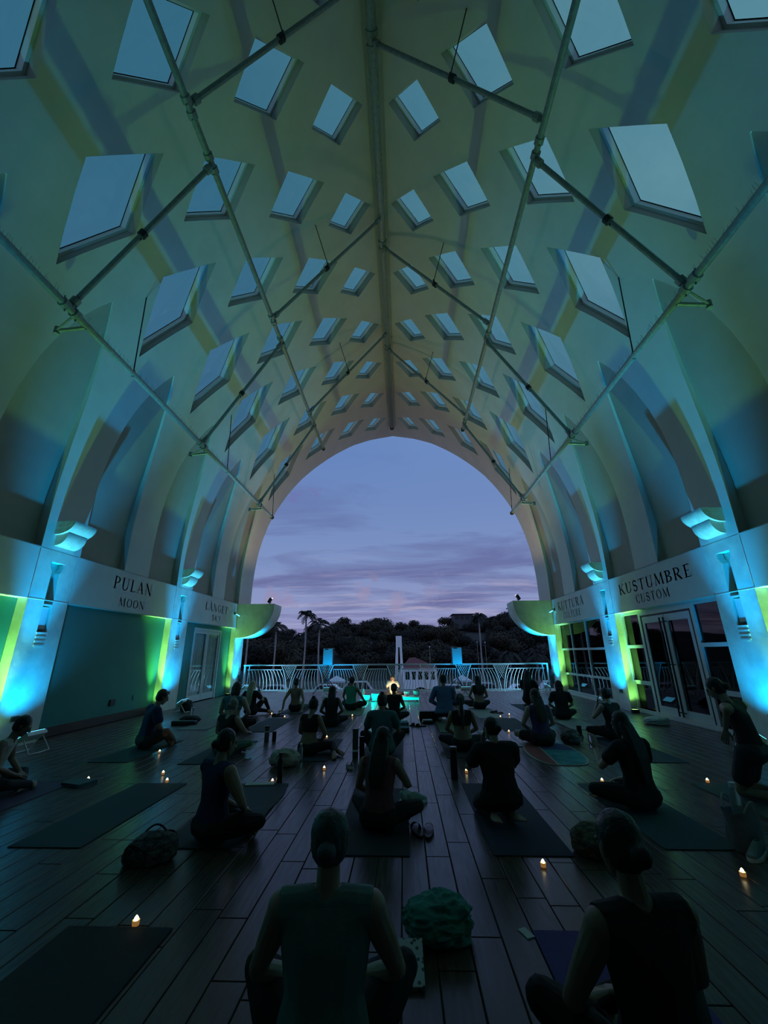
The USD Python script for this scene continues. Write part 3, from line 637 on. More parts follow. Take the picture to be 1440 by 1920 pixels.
def puck(loc, color, power, target, label, cone=26, r=.10):
    g = thing('floor_spotlight', label, 'lamp', loc)
    hs_ = part(g, 'body', lathe([(0, 0), (r, 0), (r, .075), (r*.92, .085), (r*.92, .07), (0, .07)], 20), M_['black'])
    part(hs_, 'lens', lathe([(0, .068), (r*.9, .072), (r*.9, .076), (0, .078)], 20), M_['lens_green'])
    q = np.array(loc)+[0, 0, .13]
    spot('/World', 'lamp_light', q, target, color, power, cone, 1.0, .035)
    spot('/World', 'lamp_light', q, q+[np.sign(q[0])*.12, .30, .55], color, power*.028, 42, 1.0, .035)
M_['lens_green'] = mat('lens_green', (.1, .3, .05), .2, emit=(.5, 1, .25), estr=2.0)
_lens['/World/Looks/lens_blue'] = mat('lens_blue', (.02, .1, .2), .2, emit=(.1, .6, 1.0), estr=2.0)
for side in (-1, 1):
    sd = 'left' if side < 0 else 'right'
    for i, yc in enumerate(PIL[2:]):
        nm = ['just outside the frame', 'nearest in view', 'in the middle of the hall', 'at the open end'][i]
        y = yc-.42 if i < 3 else yc-.2
        x = side*(W-.66) if i < 3 else side*(W-.5)
        uplight((x, y, 0), side*PI/2*-1, BLUE, BLUE_POWER*(.45 if i == 0 else 1), (side*(W-.36), yc+.05, 4.7), f'white flood lamp on tube stand under the {sd} pilaster {nm}', low=(side*W, yc-.02, 1.3))
        puck((side*(W-.06), yc-PW-.30, .0), GREEN, GREEN_POWER*(.5, 1, 1, .65)[i], (side*(W-.30), yc-PW-.02, 6.0), f'round green floor lamp beside the {sd} pilaster {nm}')
        if i == 3: spot('/World', 'lamp_light', (x, y+.05, .36), (side*3.2, 18.0, .75), (.22, .62, 1.0), 60.0, 46, 1.0, .04)
# ================================================================== PEOPLE
_ico = trimesh.creation.icosphere(1).vertices
_ico2 = trimesh.creation.icosphere(2).vertices
MF = manifold3d.Manifold
def ballpts(c, r): 
    r = np.array(r if np.ndim(r) else (r, r, r), float); return _ico*r+np.asarray(c, float)
def hullm(*bs): return MF.hull_points(np.vstack([ballpts(c, r) for c, r in bs]))
def unite(l): return MF.batch_boolean(l, manifold3d.OpType.Add)
def smooth_man(M, ref, it=10):
    m = unman(M.refine_to_length(ref)); m.merge_vertices()
    m = trimesh.smoothing.filter_taubin(m, lamb=.5, nu=.52, iterations=it); return m
SKIN = {k: mat('skin_'+k, c, .5, var=.05, scale=20) for k, c in dict(light=(.50, .33, .25), tan=(.36, .22, .15), brown=(.24, .14, .09)).items()}
HAIR = {k: mat('hair_'+k, c, .45, var=.3, scale=40, bump=.4, bscale=80) for k, c in dict(black=(.012, .010, .010), brown=(.04, .024, .016), blonde=(.48, .38, .22), grey=(.20, .19, .18), auburn=(.30, .10, .05), teal=(.045, .06, .06)).items()}
CLOTH = {k: mat('cloth_'+k, c, .85, var=.1, scale=15, bump=.25, bscale=70) for k, c in dict(black=(.012, .012, .014), navy=(.012, .02, .075), teal=(.10, .30, .26), sage=(.13, .22, .19), blue=(.12, .17, .32), pink=(.22, .075, .085), purple=(.10, .05, .15), green=(.05, .36, .22), charcoal=(.03, .032, .036), cream=(.40, .38, .32), olive=(.08, .09, .05), white=(.55, .55, .52), petrol=(.06, .14, .16)).items()}
def hand(wrist, d, n, side, s=1.0, curl=.5):
    """palm and five fingers from the wrist along d, back of the hand towards n; side +1: thumb on the left of d seen from n"""
    d = np.array(d, float); d /= np.linalg.norm(d); n = np.array(n, float); n -= d*(n@d); n /= np.linalg.norm(n); u = np.cross(n, d)*side
    w = np.array(wrist, float); P = lambda a, b, c: w+s*(a*d+b*u+c*n)
    ms = [hullm((P(0, 0, 0), .024*s), (P(.085, -.03, 0), .0125*s), (P(.088, .028, 0), .0125*s), (P(.03, .028, 0), .014*s))]
    for k, (b, L_) in enumerate([(.030, .070), (.010, .080), (-.010, .074), (-.029, .058)]):
        p = np.array([.088, b]); ang = 0.0; q = P(p[0], b, 0); seg = [q]; a_, c_ = p[0], 0.0
        for j, fr in enumerate((.45, .32, .23)):
            ang += curl*(.5+.25*j); a_ += L_*fr*math.cos(ang); c_ -= L_*fr*math.sin(ang); seg.append(P(a_, b*(1.05), c_))
        for j in range(3): ms.append(hullm((seg[j], (.0098-.0008*j)*s), (seg[j+1], (.009-.0009*j)*s)))
    t = [P(.02, .030, -.004), P(.052, .058, -.012), P(.082, .066, -.024)]
    for j in range(2): ms.append(hullm((t[j], (.0125-.002*j)*s), (t[j+1], (.0105-.0015*j)*s)))
    return unite(ms)
def foot(ankle, toe, up, s=1.0):
    a, t, up = np.array(ankle, float), np.array(toe, float), np.array(up, float)
    d = (t-a)/np.linalg.norm(t-a); up = up-d*(up@d); up /= np.linalg.norm(up); u = np.cross(d, up)
    ms = [hullm((a-up*.01*s, .036*s), (a-d*.04*s-up*.03*s, .030*s), (t-d*.06*s-up*.022*s+u*.018*s, .024*s), (t-d*.06*s-up*.022*s-u*.02*s, .022*s)),
          hullm((t-d*.06*s-up*.024*s+u*.018*s, .022*s), (t-d*.06*s-up*.024*s-u*.02*s, .021*s), (t-d*.0*s-up*.032*s+u*.02*s, .014*s), (t-d*.015*s-up*.034*s-u*.025*s, .012*s))]
    for k in range(5):
        b = t+u*(.026-.013*k)*s-d*(.0+.006*k)*s-up*.034*s
        ms.append(hullm((b, .0105*s if k else .013*s), (b+d*.022*s, .0085*s if k else .012*s)))
    return unite(ms)
LEGS = {  # hip height, then knee / ankle / toe for the left (-x) and right (+x) leg
    'cross': (.125, ((-.335, .27, .155), (.06, .36, .06), (.20, .33, .06)), ((.335, .27, .155), (-.06, .45, .06), (-.20, .42, .06))),
    'cross_high': (.125, ((-.32, .24, .26), (.02, .37, .06), (.15, .38, .06)), ((.32, .24, .26), (-.02, .46, .06), (-.15, .46, .06))),
    'kneel': (.23, ((-.13, .40, .065), (-.11, -.06, .055), (-.13, -.22, .05)), ((.13, .40, .065), (.11, -.06, .055), (.13, -.22, .05))),
    'kneel_up': (.46, ((-.13, .16, .065), (-.11, -.28, .055), (-.13, -.44, .05)), ((.13, .16, .065), (.11, -.28, .055), (.13, -.44, .05))),
    'side': (.125, ((.12, .40, .10), (.47, .22, .06), (.60, .14, .05)), ((.30, .30, .13), (.50, .02, .06), (.58, -.12, .05))),
    'side_knee_up': (.125, ((-.05, .38, .10), (.30, .48, .06), (.44, .46, .05)), ((.20, .34, .40), (.24, .60, .07), (.26, .74, .05))),
    'long': (.125, ((-.12, .46, .09), (-.12, .86, .06), (-.13, .92, .17)), ((.12, .46, .09), (.12, .86, .06), (.13, .92, .17))),
}
def person(label, loc, face=0.0, top_z=.82, legs='cross', arms='knees', lean=.12, nod=.15, turn=0.0, tilt=0.0, skin='tan', hair='black', hairdo='bun', top='tank', topc='black', bottom='leggings', botc='black', ref=.022, build=1.0, group=None):
    hip_z, LL, LR = LEGS[legs]
    P0 = np.array([0, 0, hip_z])
    def spine(h, k=1.0):       # along a curved back
        a = lean*(h/.5)*.9; return P0+np.array([tilt*h, math.sin(a)*h*k, math.cos(a)*h])
    waist, chest, uch, nb = spine(.19), spine(.34), spine(.43), spine(.505)
    hd = nb+np.array([tilt*.08, math.sin(lean+nod)*.155+.02, math.cos(lean+nod)*.148])
    cur_top = hd[2]+.118; S = top_z/cur_top
    bw = build*1.07
    ct, st = math.cos(turn), math.sin(turn); fwd = np.array([-st, ct*math.cos(lean+nod*1.2), -math.sin(lean+nod*1.2)]); fwd /= np.linalg.norm(fwd); sd = np.array([ct, st, 0]); up = np.cross(sd, fwd)
    H = lambda x, y, z: hd+sd*x+fwd*y+up*z
    sh = [uch+np.array([s*.155*bw, -.005, .012]) for s in (-1, 1)]
    # --- arms
    A = {'knees': lambda s: ((s*.265*bw, .11, .36), (s*.30, .27, .245), (0, .8, -.6), (0, .5, .9)),
         'lap': lambda s: ((s*.245*bw, .09, .33), (s*.09, .27, .20), (-s*.8, .5, -.1), (0, .3, 1)),
         'front': lambda s: ((s*.24*bw, .16, .36), (s*.16, .38, .30), (-s*.2, 1, -.1), (0, 0, 1)),
         'phone': lambda s: ((s*.24*bw, .17, .38), (s*.06-.10, .34, .50), (-s*.3, .3, 1), (0, -1, .2)),
         'face': lambda s: ((s*.22*bw, .20, .37), (s*.07, .25, .60), (-s*.2, -.1, 1), (s*.6, .6, 0)),
         'back': lambda s: ((s*.27*bw, -.15, .32), (s*.29, -.26, .06), (s*.3, -1, -.1), (0, .1, 1)),
         'side_prop': lambda s: ((s*.33*bw, -.05, .32), (s*.43, -.03, .06), (s*1, .0, -.1), (0, 0, 1)),
         'hang': lambda s: ((s*.25*bw, .02, .56), (s*.23, .12, .34), (0, .3, -1), (s*1, 0, 0))}
    arms_ = (arms, arms) if isinstance(arms, str) else arms
    up_arm, skin_bones, hands = [], [], []
    for i, s in enumerate((-1, 1)):
        e, w, hdir, hn = [np.array(q, float) for q in A[arms_[i]](s)]
        if arms_[i] not in ('back', 'side_prop'):
            off = np.array([0, chest[1]*.6, hip_z-.125]); e = e+off; w = w+off*(np.array([1, .5, 1]) if arms_[i] != 'knees' else np.array([1, .3, .3]))
        up_arm.append((sh[i], e)); 
        skin_bones += [hullm((sh[i], .052*bw), ((sh[i]+e)/2, .044*bw), (e, .036)), hullm((e, .036), (e*.6+w*.4, .035), (w, .0245))]
        hands.append(hand(w, hdir, hn, -s, 1.0, .42))
    # --- trunk, neck and head
    trunk = [hullm((P0+[-.085*bw, -.005, -.01], (.10*bw, .115, .115)), (P0+[.085*bw, -.005, -.01], (.10*bw, .115, .115))),
             hullm((P0+[-.07*bw, 0, .03], (.09*bw, .10, .08)), (P0+[.07*bw, 0, .03], (.09*bw, .10, .08)), (waist, (.128*bw, .092, .06))),
             hullm((waist, (.128*bw, .092, .06)), (chest, (.150*bw, .102, .07))),
             hullm((chest, (.150*bw, .102, .07)), (uch+[-.09*bw, 0, .0], (.075, .078, .055)), (uch+[.09*bw, 0, .0], (.075, .078, .055))),
             hullm((sh[0], .055*bw), (uch+[0, 0, .0], (.07, .07, .05)), (nb+[0, -.01, -.02], (.055, .05, .03))), hullm((sh[1], .055*bw), (uch, (.07, .07, .05)), (nb+[0, -.01, -.02], (.055, .05, .03)))]
    neck = [hullm((nb+[0, -.005, -.04], .054), (H(0, -.02, -.06), .047))]
    head = [hullm((H(0, -.012, .028), (.074, .090, .088)), (H(0, .022, -.02), (.064, .070, .075))), hullm((H(0, .03, -.03), (.058, .055, .05)), (H(0, .055, -.088), (.030, .024, .022)), (H(0, .01, -.06), (.055, .04, .03))),
            hullm((H(0, .088, .012), .009), (H(0, .108, -.022), .012), (H(-.011, .095, -.03), .008), (H(.011, .095, -.03), .008)),      # nose
            hullm((H(-.022, .082, -.057), .008), (H(.022, .082, -.057), .008), (H(0, .092, -.056), .008)),                           # lips
            hullm((H(-.045, .072, .022), .010), (H(.045, .072, .022), .010), (H(0, .086, .024), .011))]                               # brow
    for s in (-1, 1): head.append(hullm((H(s*.074, -.008, .008), (.010, .018, .024)), (H(s*.07, 0, -.022), (.007, .010, .010))))
    # --- legs
    thighs, shins, feet = [], [], []
    for s, (k, a, t) in ((-1, LL), (1, LR)):
        hip = P0+np.array([s*.095*bw, .03, -.005]); k, a, t = (np.array(q, float) for q in (k, a, t))
        thighs.append(hullm((hip, (.088*bw, .09, .088)), ((hip*.5+k*.5)+[0, 0, .005], .074*bw), (k, .055)))
        shins.append(hullm((k, .055), (k*.7+a*.3, .052), (a, .035)))
        upv = np.array([0, 0, 1.0]) if legs not in ('cross', 'cross_high', 'side') else np.array([0, -.5, .8])
        if legs.startswith('kneel'): upv = np.array([0, 0, -1.0])
        feet.append(foot(a, t, upv))
    body = smooth_man(unite(trunk+neck+skin_bones+thighs+shins), ref, 8)
    hm = smooth_man(unite(head), min(ref, .014), 5)
    whole = [man(body), man(hm)]+[man(smooth_man(h, min(ref, .010) if ref < .02 else .013, 2)) for h in hands]+[man(smooth_man(f, .015, 2)) for f in feet]
    whole = unite(whole)
    def out(m):
        m = m.copy(); m.apply_scale(S); return m
    g = thing('person', label, 'person', loc, face, group)
    bd_ = part(g, 'body', out(unman(whole)), SKIN[skin], smooth=60)
    eye = join(*[trimesh.creation.icosphere(1, .0115).apply_translation(H(s*.030, .079, .006)) for s in (-1, 1)])
    part(bd_, 'eyes', out(eye), M_['eye'], smooth=True)
    # --- clothes: the same bones, a little larger
    def grow(bones, d): return [b.minkowski_sum(MF.sphere(d, 6)) for b in bones]
    fold_seed = int(abs(loc[0]*100)+abs(loc[1]*10))
    def cloth(M, it=6, amp=.004):
        m = smooth_man(M, ref*.95, it); v = m.vertices; nrm = m.vertex_normals
        f = meshkit.fbm(v*np.array([28, 28, 9.0])+fold_seed, 3, 2)-.5
        m.vertices = v+nrm*(f*amp*2)[:, None]; return out(m)
    if top != 'none':
        hi = {'tank': .006, 'tee': .013, 'long': .014, 'crop': .007, 'bra': .006, 'loose': .022}[top]
        bones = grow(trunk[1:], hi)
        if top in ('tee', 'loose', 'long'):
            for sh_, e in up_arm:
                end = sh_+(e-sh_)*(.55 if top != 'long' else 1.0)
                bones.append(hullm((sh_, .052*bw+hi), (end, (.050 if top != 'long' else .037)*bw+hi)))
            if top == 'long':
                for i, s in enumerate((-1, 1)):
                    e, w = [np.array(q, float) for q in A[arms_[i]](s)[:2]]
                    if arms_[i] not in ('back', 'side_prop'):
                        off = np.array([0, chest[1]*.6, hip_z-.125]); e = e+off; w = w+off*(np.array([1, .5, 1]) if arms_[i] != 'knees' else np.array([1, .3, .3]))
                    bones.append(hullm((e, .036+hi), (e*.1+w*.9, .028+hi)))
        if top in ('tank', 'tee', 'long', 'loose'): bones += grow(trunk[:1], hi*.8)
        C = unite(bones)
        C = C-hullm((nb+[0, .0, .0], (.062, .062, .02)), (nb+[0, .03, .12], (.07, .07, .06)))
        if top in ('tank', 'crop', 'bra'):
            for i, s in enumerate((-1, 1)):
                C = C-hullm((sh[i]+[s*.055, 0, .03], (.058, .12, .06)), (sh[i]+[s*.055, 0, -.06], (.052, .13, .05)))
            cut = {'tank': .045, 'crop': .01, 'bra': -.03}[top]
            C = C-hullm((uch+[0, -.10, cut+.05], (.055, .09, .05)), (nb+[0, -.08, .05], (.09, .1, .05)))
        lo = {'tank': -.06, 'tee': -.05, 'long': -.05, 'loose': -.07, 'crop': .235, 'bra': .27}[top]
        C = C.trim_by_plane((0, 0, 1.0), hip_z+lo)
        part(g, 'top', cloth(C), CLOTH[topc], smooth=60)
    lim = {'leggings': .86, 'shorts': -1, 'pants': .95}[bottom]; d = {'leggings': .006, 'shorts': .014, 'pants': .016}[bottom]
    bones = grow(trunk[:1], d)
    for th, shn, s, (k, a, t) in zip(thighs, shins, (-1, 1), (LL, LR)):
        if lim > 0:
            k, a = np.array(k, float), np.array(a, float)
            bones += grow([th], d)+[hullm((k, .055+d), (k*.7+a*.3, .052+d), (k+(a-k)*lim, .038+d))]
        else:
            k = np.array(k, float); hip = P0+np.array([s*.095*bw, .03, -.005]); bones.append(hullm((hip, (.088*bw+d, .09+d, .088+d)), (hip*.35+k*.65, .064*bw+d)))
    C = unite(bones).trim_by_plane((0, 0, 1.0), .004/S)
    C = C.trim_by_plane((0, 0, -1.0), -(hip_z+.30))
    part(g, 'trousers' if bottom != 'shorts' else 'shorts', cloth(C, amp=.003), CLOTH[botc], smooth=60)
    # --- hair
    cap = hullm((H(0, -.022, .036), (.086, .092, .094)), (H(0, -.03, -.015), (.080, .078, .075)))
    cap = cap-hullm((H(0, .12, -.02), (.075, .085, .075)), (H(0, .14, -.10), (.09, .09, .06)))
    nape = H(0, -.075, -.06); hb = [cap]
    back = lambda h, y: spine(h)+np.array([0, y, 0])
    if hairdo == 'bun': hb += [hullm((H(0, -.06, .115), (.040, .040, .036)), (H(0, -.05, .10), .034))]
    if hairdo == 'low_bun': hb += [hullm((H(0, -.115, -.02), .042), (H(0, -.09, -.01), .035))]
    if hairdo == 'pony': hb += [hullm((H(0, -.10, .06), .028), (H(0, -.14, .01), .03)), hullm((H(0, -.14, .01), .032), (back(.46, -.115), .034)), hullm((back(.46, -.115), .034), (back(.30, -.135), .022)), hullm((back(.30, -.135), .022), (back(.22, -.13), .008))]
    if hairdo in ('long', 'very_long'):
        e_ = .26 if hairdo == 'long' else .14
        hb += [hullm((H(-.045, -.05, -.02), .045), (H(.045, -.05, -.02), .045), (back(.47, -.085)+[-.06, 0, 0], .04), (back(.47, -.085)+[.06, 0, 0], .04)),
               hullm((back(.47, -.085)+[-.06, 0, 0], .04), (back(.47, -.085)+[.06, 0, 0], .04), (back(.36, -.115)+[-.065, 0, 0], .028), (back(.36, -.115)+[.065, 0, 0], .028)),
               hullm((back(.36, -.115)+[-.065, 0, 0], .028), (back(.36, -.115)+[.065, 0, 0], .028), (back(e_, -.12)+[-.045, 0, 0], .014), (back(e_, -.12)+[.045, 0, 0], .014))]
        for s in (-1, 1): hb.append(hullm((H(s*.07, -.01, .02), (.02, .05, .04)), (H(s*.075, .0, -.09), (.018, .035, .03))))
    if hairdo == 'bob':
        hb += [hullm((H(-.055, -.035, 0), .045), (H(.055, -.035, 0), .045), (H(-.06, -.03, -.11), .035), (H(.06, -.03, -.11), .035), (H(0, -.075, -.1), .035))]
    m = smooth_man(unite(hb), min(ref, .014), 4); v = m.vertices
    q = (v-hd)@np.stack([sd, fwd, up], 1); ang = np.arctan2(q[:, 0], -q[:, 1])
    m.vertices = v+m.vertex_normals*((meshkit.noise(np.stack([ang*26, q[:, 2]*9, q[:, 1]*4], 1), fold_seed)-.5)*.007)[:, None]
    part(g, 'hair', out(m), HAIR[hair], smooth=60)
    g_S = S
    return g, (lambda p: None), S
M_['eye'] = mat('eye', (.25, .24, .23), .2)
E1, E2, E3 = .0145, .019, .026
dg = math.radians
PEOPLE = [
 dict(label='person in a sage green sleeveless shirt sitting cross-legged with dyed bun, closest to the camera', loc=(.09, 2.02), face=dg(2), top_z=.855, arms='lap', legs='cross_high', skin='tan', hair='teal', hairdo='low_bun', top='tank', topc='sage', ref=E1, build=1.10, nod=.05, lean=.08),
 dict(label='dark haired person in black at the lower right, knee drawn out beside the purple mat', loc=(1.27, 1.95), face=dg(14), top_z=.875, arms='lap', legs='cross_high', skin='brown', hair='black', hairdo='low_bun', top='tank', topc='black', ref=E1, build=1.04, lean=.06),
 dict(label='person in a navy tank top sitting on the crumpled dark mat, turned right', loc=(-1.25, 4.12), face=dg(-38), top_z=.84, arms='lap', skin='tan', hair='black', hairdo='low_bun', top='tank', topc='navy', ref=E2, build=1.18, lean=.05),
 dict(label='long haired person in a pink tank top on the mat behind the white sneakers', loc=(.16, 4.4), face=dg(-16), top_z=.80, arms=('lap', 'front'), skin='tan', hair='black', hairdo='long', top='tank', topc='pink', ref=E2, build=1.0, lean=.18),
 dict(label='person in a loose black shirt kneeling on the long dark mat right of centre', loc=(1.30, 4.60), face=dg(10), top_z=.86, legs='kneel', arms='face', skin='light', hair='black', hairdo='low_bun', top='loose', topc='black', ref=E2, build=1.16, lean=.16, turn=.4),
 dict(label='long haired person in a black shirt holding up a phone on the right', loc=(2.76, 4.95), face=dg(24), top_z=.87, arms=('phone', 'lap'), skin='light', hair='black', hairdo='very_long', top='tee', topc='black', ref=E2, build=1.08, lean=.10),
 dict(label='person in a black tank top kneeling upright at the right edge', loc=(4.2, 5.3), face=dg(40), top_z=1.18, legs='kneel_up', arms='hang', skin='tan', hair='black', hairdo='low_bun', top='tank', topc='black', bottom='shorts', botc='charcoal', ref=E2, build=1.25, lean=.26, nod=.2),
 dict(label='person with short curly dark hair at the left edge on the plum mat', loc=(-4.36, 5.25), face=dg(-62), top_z=.80, arms='lap', skin='brown', hair='black', hairdo='short', top='tank', topc='cream', ref=E2, build=1.05, lean=.3),
 dict(label='short haired person in a navy T-shirt sitting near the teal wall', loc=(-4.0, 7.72), face=dg(-48), top_z=.90, arms='lap', legs='cross_high', skin='tan', hair='black', hairdo='short', top='tee', topc='navy', bottom='shorts', botc='charcoal', ref=E3, build=1.22, lean=.2),
 dict(label='grey haired person in a black crop top with an open book on the knee', loc=(-2.45, 7.25), face=dg(-20), top_z=.79, arms=('lap', 'front'), skin='light', hair='grey', hairdo='low_bun', top='crop', topc='black', ref=E3, build=1.08, lean=.18, botc='sage'),
 dict(label='broad shouldered dark haired person in a racerback top behind the grey haired one', loc=(-3.12, 9.2), face=dg(-8), top_z=.93, arms='lap', skin='light', hair='brown', hairdo='bob', top='bra', topc='petrol', ref=E3, build=1.16, lean=.12),
 dict(label='blonde long haired person leaning on one arm with legs to the side', loc=(-3.55, 11.6), face=dg(-12), top_z=.82, arms=('side_prop', 'face'), legs='side_knee_up', skin='light', hair='blonde', hairdo='very_long', top='tee', topc='black', ref=E3, lean=.05, tilt=-.1),
 dict(label='bare backed person with a dark bun propped on both hands near the railing', loc=(-2.58, 12.35), face=dg(-6), top_z=.84, arms='back', legs='long', skin='tan', hair='black', hairdo='low_bun', top='none', ref=E3, lean=-.08, nod=.2),
 dict(label='person with a top knot and black crop top beside the pale bag', loc=(-1.10, 7.25), face=dg(-22), top_z=.80, arms='lap', legs='side', skin='tan', hair='black', hairdo='bun', top='crop', topc='black', ref=E3, lean=.12),
 dict(label='long haired person in a black shirt between top knot and green top', loc=(-1.18, 9.85), face=dg(4), top_z=.80, arms='lap', skin='tan', hair='black', hairdo='very_long', top='tank', topc='black', ref=E3, lean=.14),
 dict(label='person in a bright green tank top sitting cross-legged near the left speaker', loc=(-1.08, 12.6), face=dg(-14), top_z=.86, arms='knees', skin='tan', hair='black', hairdo='short', top='tank', topc='green', ref=E3, lean=.05),
 dict(label='person in a loose teal shirt with a ponytail at the centre of the hall', loc=(.05, 7.25), face=dg(0), top_z=.86, arms='lap', legs='cross_high', skin='tan', hair='black', hairdo='bun', top='loose', topc='petrol', ref=E3, lean=.08, build=1.05),
 dict(label='dark haired person in front of the glowing bowls, half hidden by the teal shirt', loc=(.17, 10.5), face=dg(0), top_z=.80, arms='lap', skin='brown', hair='black', hairdo='low_bun', top='tank', topc='black', ref=E3, lean=.1),
 dict(label='person in a long sleeved blue shirt kneeling on the green mat', loc=(1.33, 10.5), face=dg(4), top_z=1.0, legs='kneel', arms='lap', skin='tan', hair='black', hairdo='short', top='long', topc='blue', ref=E3, lean=.05, build=1.12),
 dict(label='person in a thin bra top with a long ponytail behind the tall black bottle', loc=(1.34, 7.55), face=dg(0), top_z=.83, arms='lap', skin='tan', hair='black', hairdo='pony', top='bra', topc='black', ref=E3, lean=.1),
 dict(label='person in a strappy black top near the right speaker', loc=(2.5, 12.75), face=dg(6), top_z=.86, arms='lap', skin='tan', hair='black', hairdo='long', top='bra', topc='black', ref=E3, lean=.08),
 dict(label='slim long haired person in black kneeling near the right end of the railing', loc=(3.98, 13.1), face=dg(-28), top_z=.98, legs='kneel', arms='face', skin='tan', hair='black', hairdo='very_long', top='tee', topc='black', ref=E3, lean=.05),
 dict(label='long haired person in a purple tank top on the surfboard patterned towel', loc=(2.72, 7.95), face=dg(8), top_z=.87, arms='lap', skin='light', hair='brown', hairdo='long', top='tank', topc='purple', bottom='shorts', ref=E3, lean=.1, build=1.05),
 dict(label='short haired person in black beside the glowing green corner lamp', loc=(4.1, 10.85), face=dg(-8), top_z=.83, arms='lap', skin='light', hair='black', hairdo='bob', top='tee', topc='black', bottom='leggings', ref=E3, lean=.08, build=1.06),
 dict(label='person in black with pinned up hair raising a cup beside the grid window', loc=(4.15, 8.45), face=dg(18), top_z=.84, arms=('face', 'lap'), skin='light', hair='black', hairdo='low_bun', top='tank', topc='black', ref=E3, lean=.08, build=1.03),
 dict(label='auburn haired instructor facing the class behind the glowing bowls', loc=(.02, 15.75), face=dg(180), top_z=.78, arms='front', skin='light', hair='auburn', hairdo='long', top='tee', topc='white', ref=E3, lean=.32, nod=.45),
]
for q in PEOPLE:
    q = dict(q); x, y = q['loc']; q['loc'] = (x, y, .008); person(**q)
# ================================================================== RAILING
def curve(p0, p1, bow, n=9):
    p0, p1 = np.array(p0, float), np.array(p1, float); t = np.linspace(0, 1, n)[:, None]
    return p0+(p1-p0)*t+np.array(bow, float)*(4*t*(1-t))
M_['rail'] = mat('railing_white_paint', (.72, .72, .70), .45, var=.05, scale=10)
rl = thing('railing', 'white steel railing with bowed balusters and fan shaped lattice posts across the open end', 'railing')
RY = 18.02
XV = [-6.15, -4.3, -2.78, -1.36, 0.03, 1.37, 2.82, 4.32, 6.17]
part(rl, 'top_rail', tube([(-6.2, RY, 1.05), (6.2, RY, 1.05)], .032, 10), M_['rail'])
part(rl, 'bottom_rail', tube([(-6.2, RY, .10), (6.2, RY, .10)], .02, 8), M_['rail'])
for i in range(8):
    x0, x1 = XV[i], XV[i+1]; a, b_ = x0+(.30 if i else .12), x1-(.30 if i < 7 else .12)
    part(rl, 'mid_rail', tube([(a, RY, .88), (b_, RY, .88)], .018, 8), M_['rail'])
    n = 9 if 0 < i < 7 else 11; sgn = -1 if i % 2 == 0 else 1
    for k in range(n):
        t = (k+.5)/n; xt, xb = a+(b_-a)*t, x0+.1+(x1-x0-.2)*t
        d = .05 if sgn > 0 else -.05
        part(rl, 'baluster', tube(curve((xt-sgn*-.03, RY, .88), (xb+d*-.6, RY, .10), (-sgn*.07, 0, 0)), .0135, 6), M_['rail'])
for i, x in enumerate(XV):
    if i in (0, 8):
        part(rl, 'post', tube([(x, RY, 0), (x, RY, 1.05)], .035, 10), M_['rail'])
        part(rl, 'post', tube(curve((x+(.2 if i == 0 else -.2), RY, 1.05), (x+(.12 if i == 0 else -.12), RY, .02), (0, 0, 0)), .025, 8), M_['rail'])
        continue
    for s in (-1, 1):
        part(rl, 'fan_post', tube(curve((x+s*.31, RY, 1.04), (x+s*.06, RY, .02), (-s*.055, 0, 0), 12), .024, 8), M_['rail'])
    lat = []
    for k in range(-3, 4):
        for s in (-1, 1):
            p0 = np.array([x+k*.075, RY, 1.02]); p1 = np.array([x+k*.075+s*.30, RY, .50])
            w = lambda z: .04+.24*max(0, (z-.1)/.92)**1.1
            pts = [p0+(p1-p0)*t for t in np.linspace(0, 1, 14)]; pts = [p for p in pts if abs(p[0]-x) <= w(p[2])]
            if len(pts) > 1: lat.append(tube([pts[0], pts[-1]], .008, 5))
    part(rl, 'lattice', join(*lat), M_['rail'], smooth=False)
# ---- loudspeakers on tripods before the railing
def speaker(x, label):
    g = thing('loudspeaker', label, 'loudspeaker', (x, 17.25, 1.06), 0)
    cb_ = part(g, 'cabinet', rbox(-.20, .20, -.16, .17, 0, .64, .03, 12), M_['black'])
    part(cb_, 'grille', rbox(-.185, .185, -.178, -.15, .015, .625, .025, 12), mat('speaker_cloth', (.18, .19, .19), .55, bump=.4, bscale=220) if 'grille' not in M_ else M_['grille'])
    part(cb_, 'handle_slot', rbox(-.13, .02, -.186, -.17, .575, .605, .01), M_['black'])
    t = thing('speaker_stand', label.replace('loudspeaker', 'tripod stand').replace('on its tripod', 'under the speaker').replace('rounded black', 'black'), 'stand', (x, 17.25, 0), 0)
    part(t, 'pole', tube([(0, 0, .18), (0, 0, 1.08)], .018, 10), M_['black']); part(t, 'collar', tube([(0, 0, .52), (0, 0, .60)], .03, 10), M_['black'])
    for k in range(3):
        a = k*2*PI/3-PI/2+.5; d = np.array([math.cos(a), math.sin(a), 0])
        lg_ = part(t, 'leg', tube([d*.02+[0, 0, .56], d*.58+[0, 0, .015]], .013, 8), M_['black']); part(lg_, 'brace', tube([[0, 0, .22], d*.30+[0, 0, .285]], .009, 6), M_['black'])
M_['grille'] = mat('speaker_grille', (.33, .34, .34), .5, bump=.4, bscale=220)
speaker(-2.55, 'rounded black loudspeaker on its tripod left of the bowls, washed blue')
speaker(2.48, 'rounded black loudspeaker on its tripod right of the bowls, washed blue')
for s in (-1, 1):
    x = -2.35 if s < 0 else 2.65
    uplight((x, 16.35, 0), .0, BLUE, 60.0, (x-.15*0, 17.25, 1.2), f'white flood lamp on the floor before the {"left" if s<0 else "right"} speaker', cone=44)
M_['flood_lens'] = mat('flood_lens', (.6, .6, .6), .3, emit=(1.0, .85, .65), estr=.9)
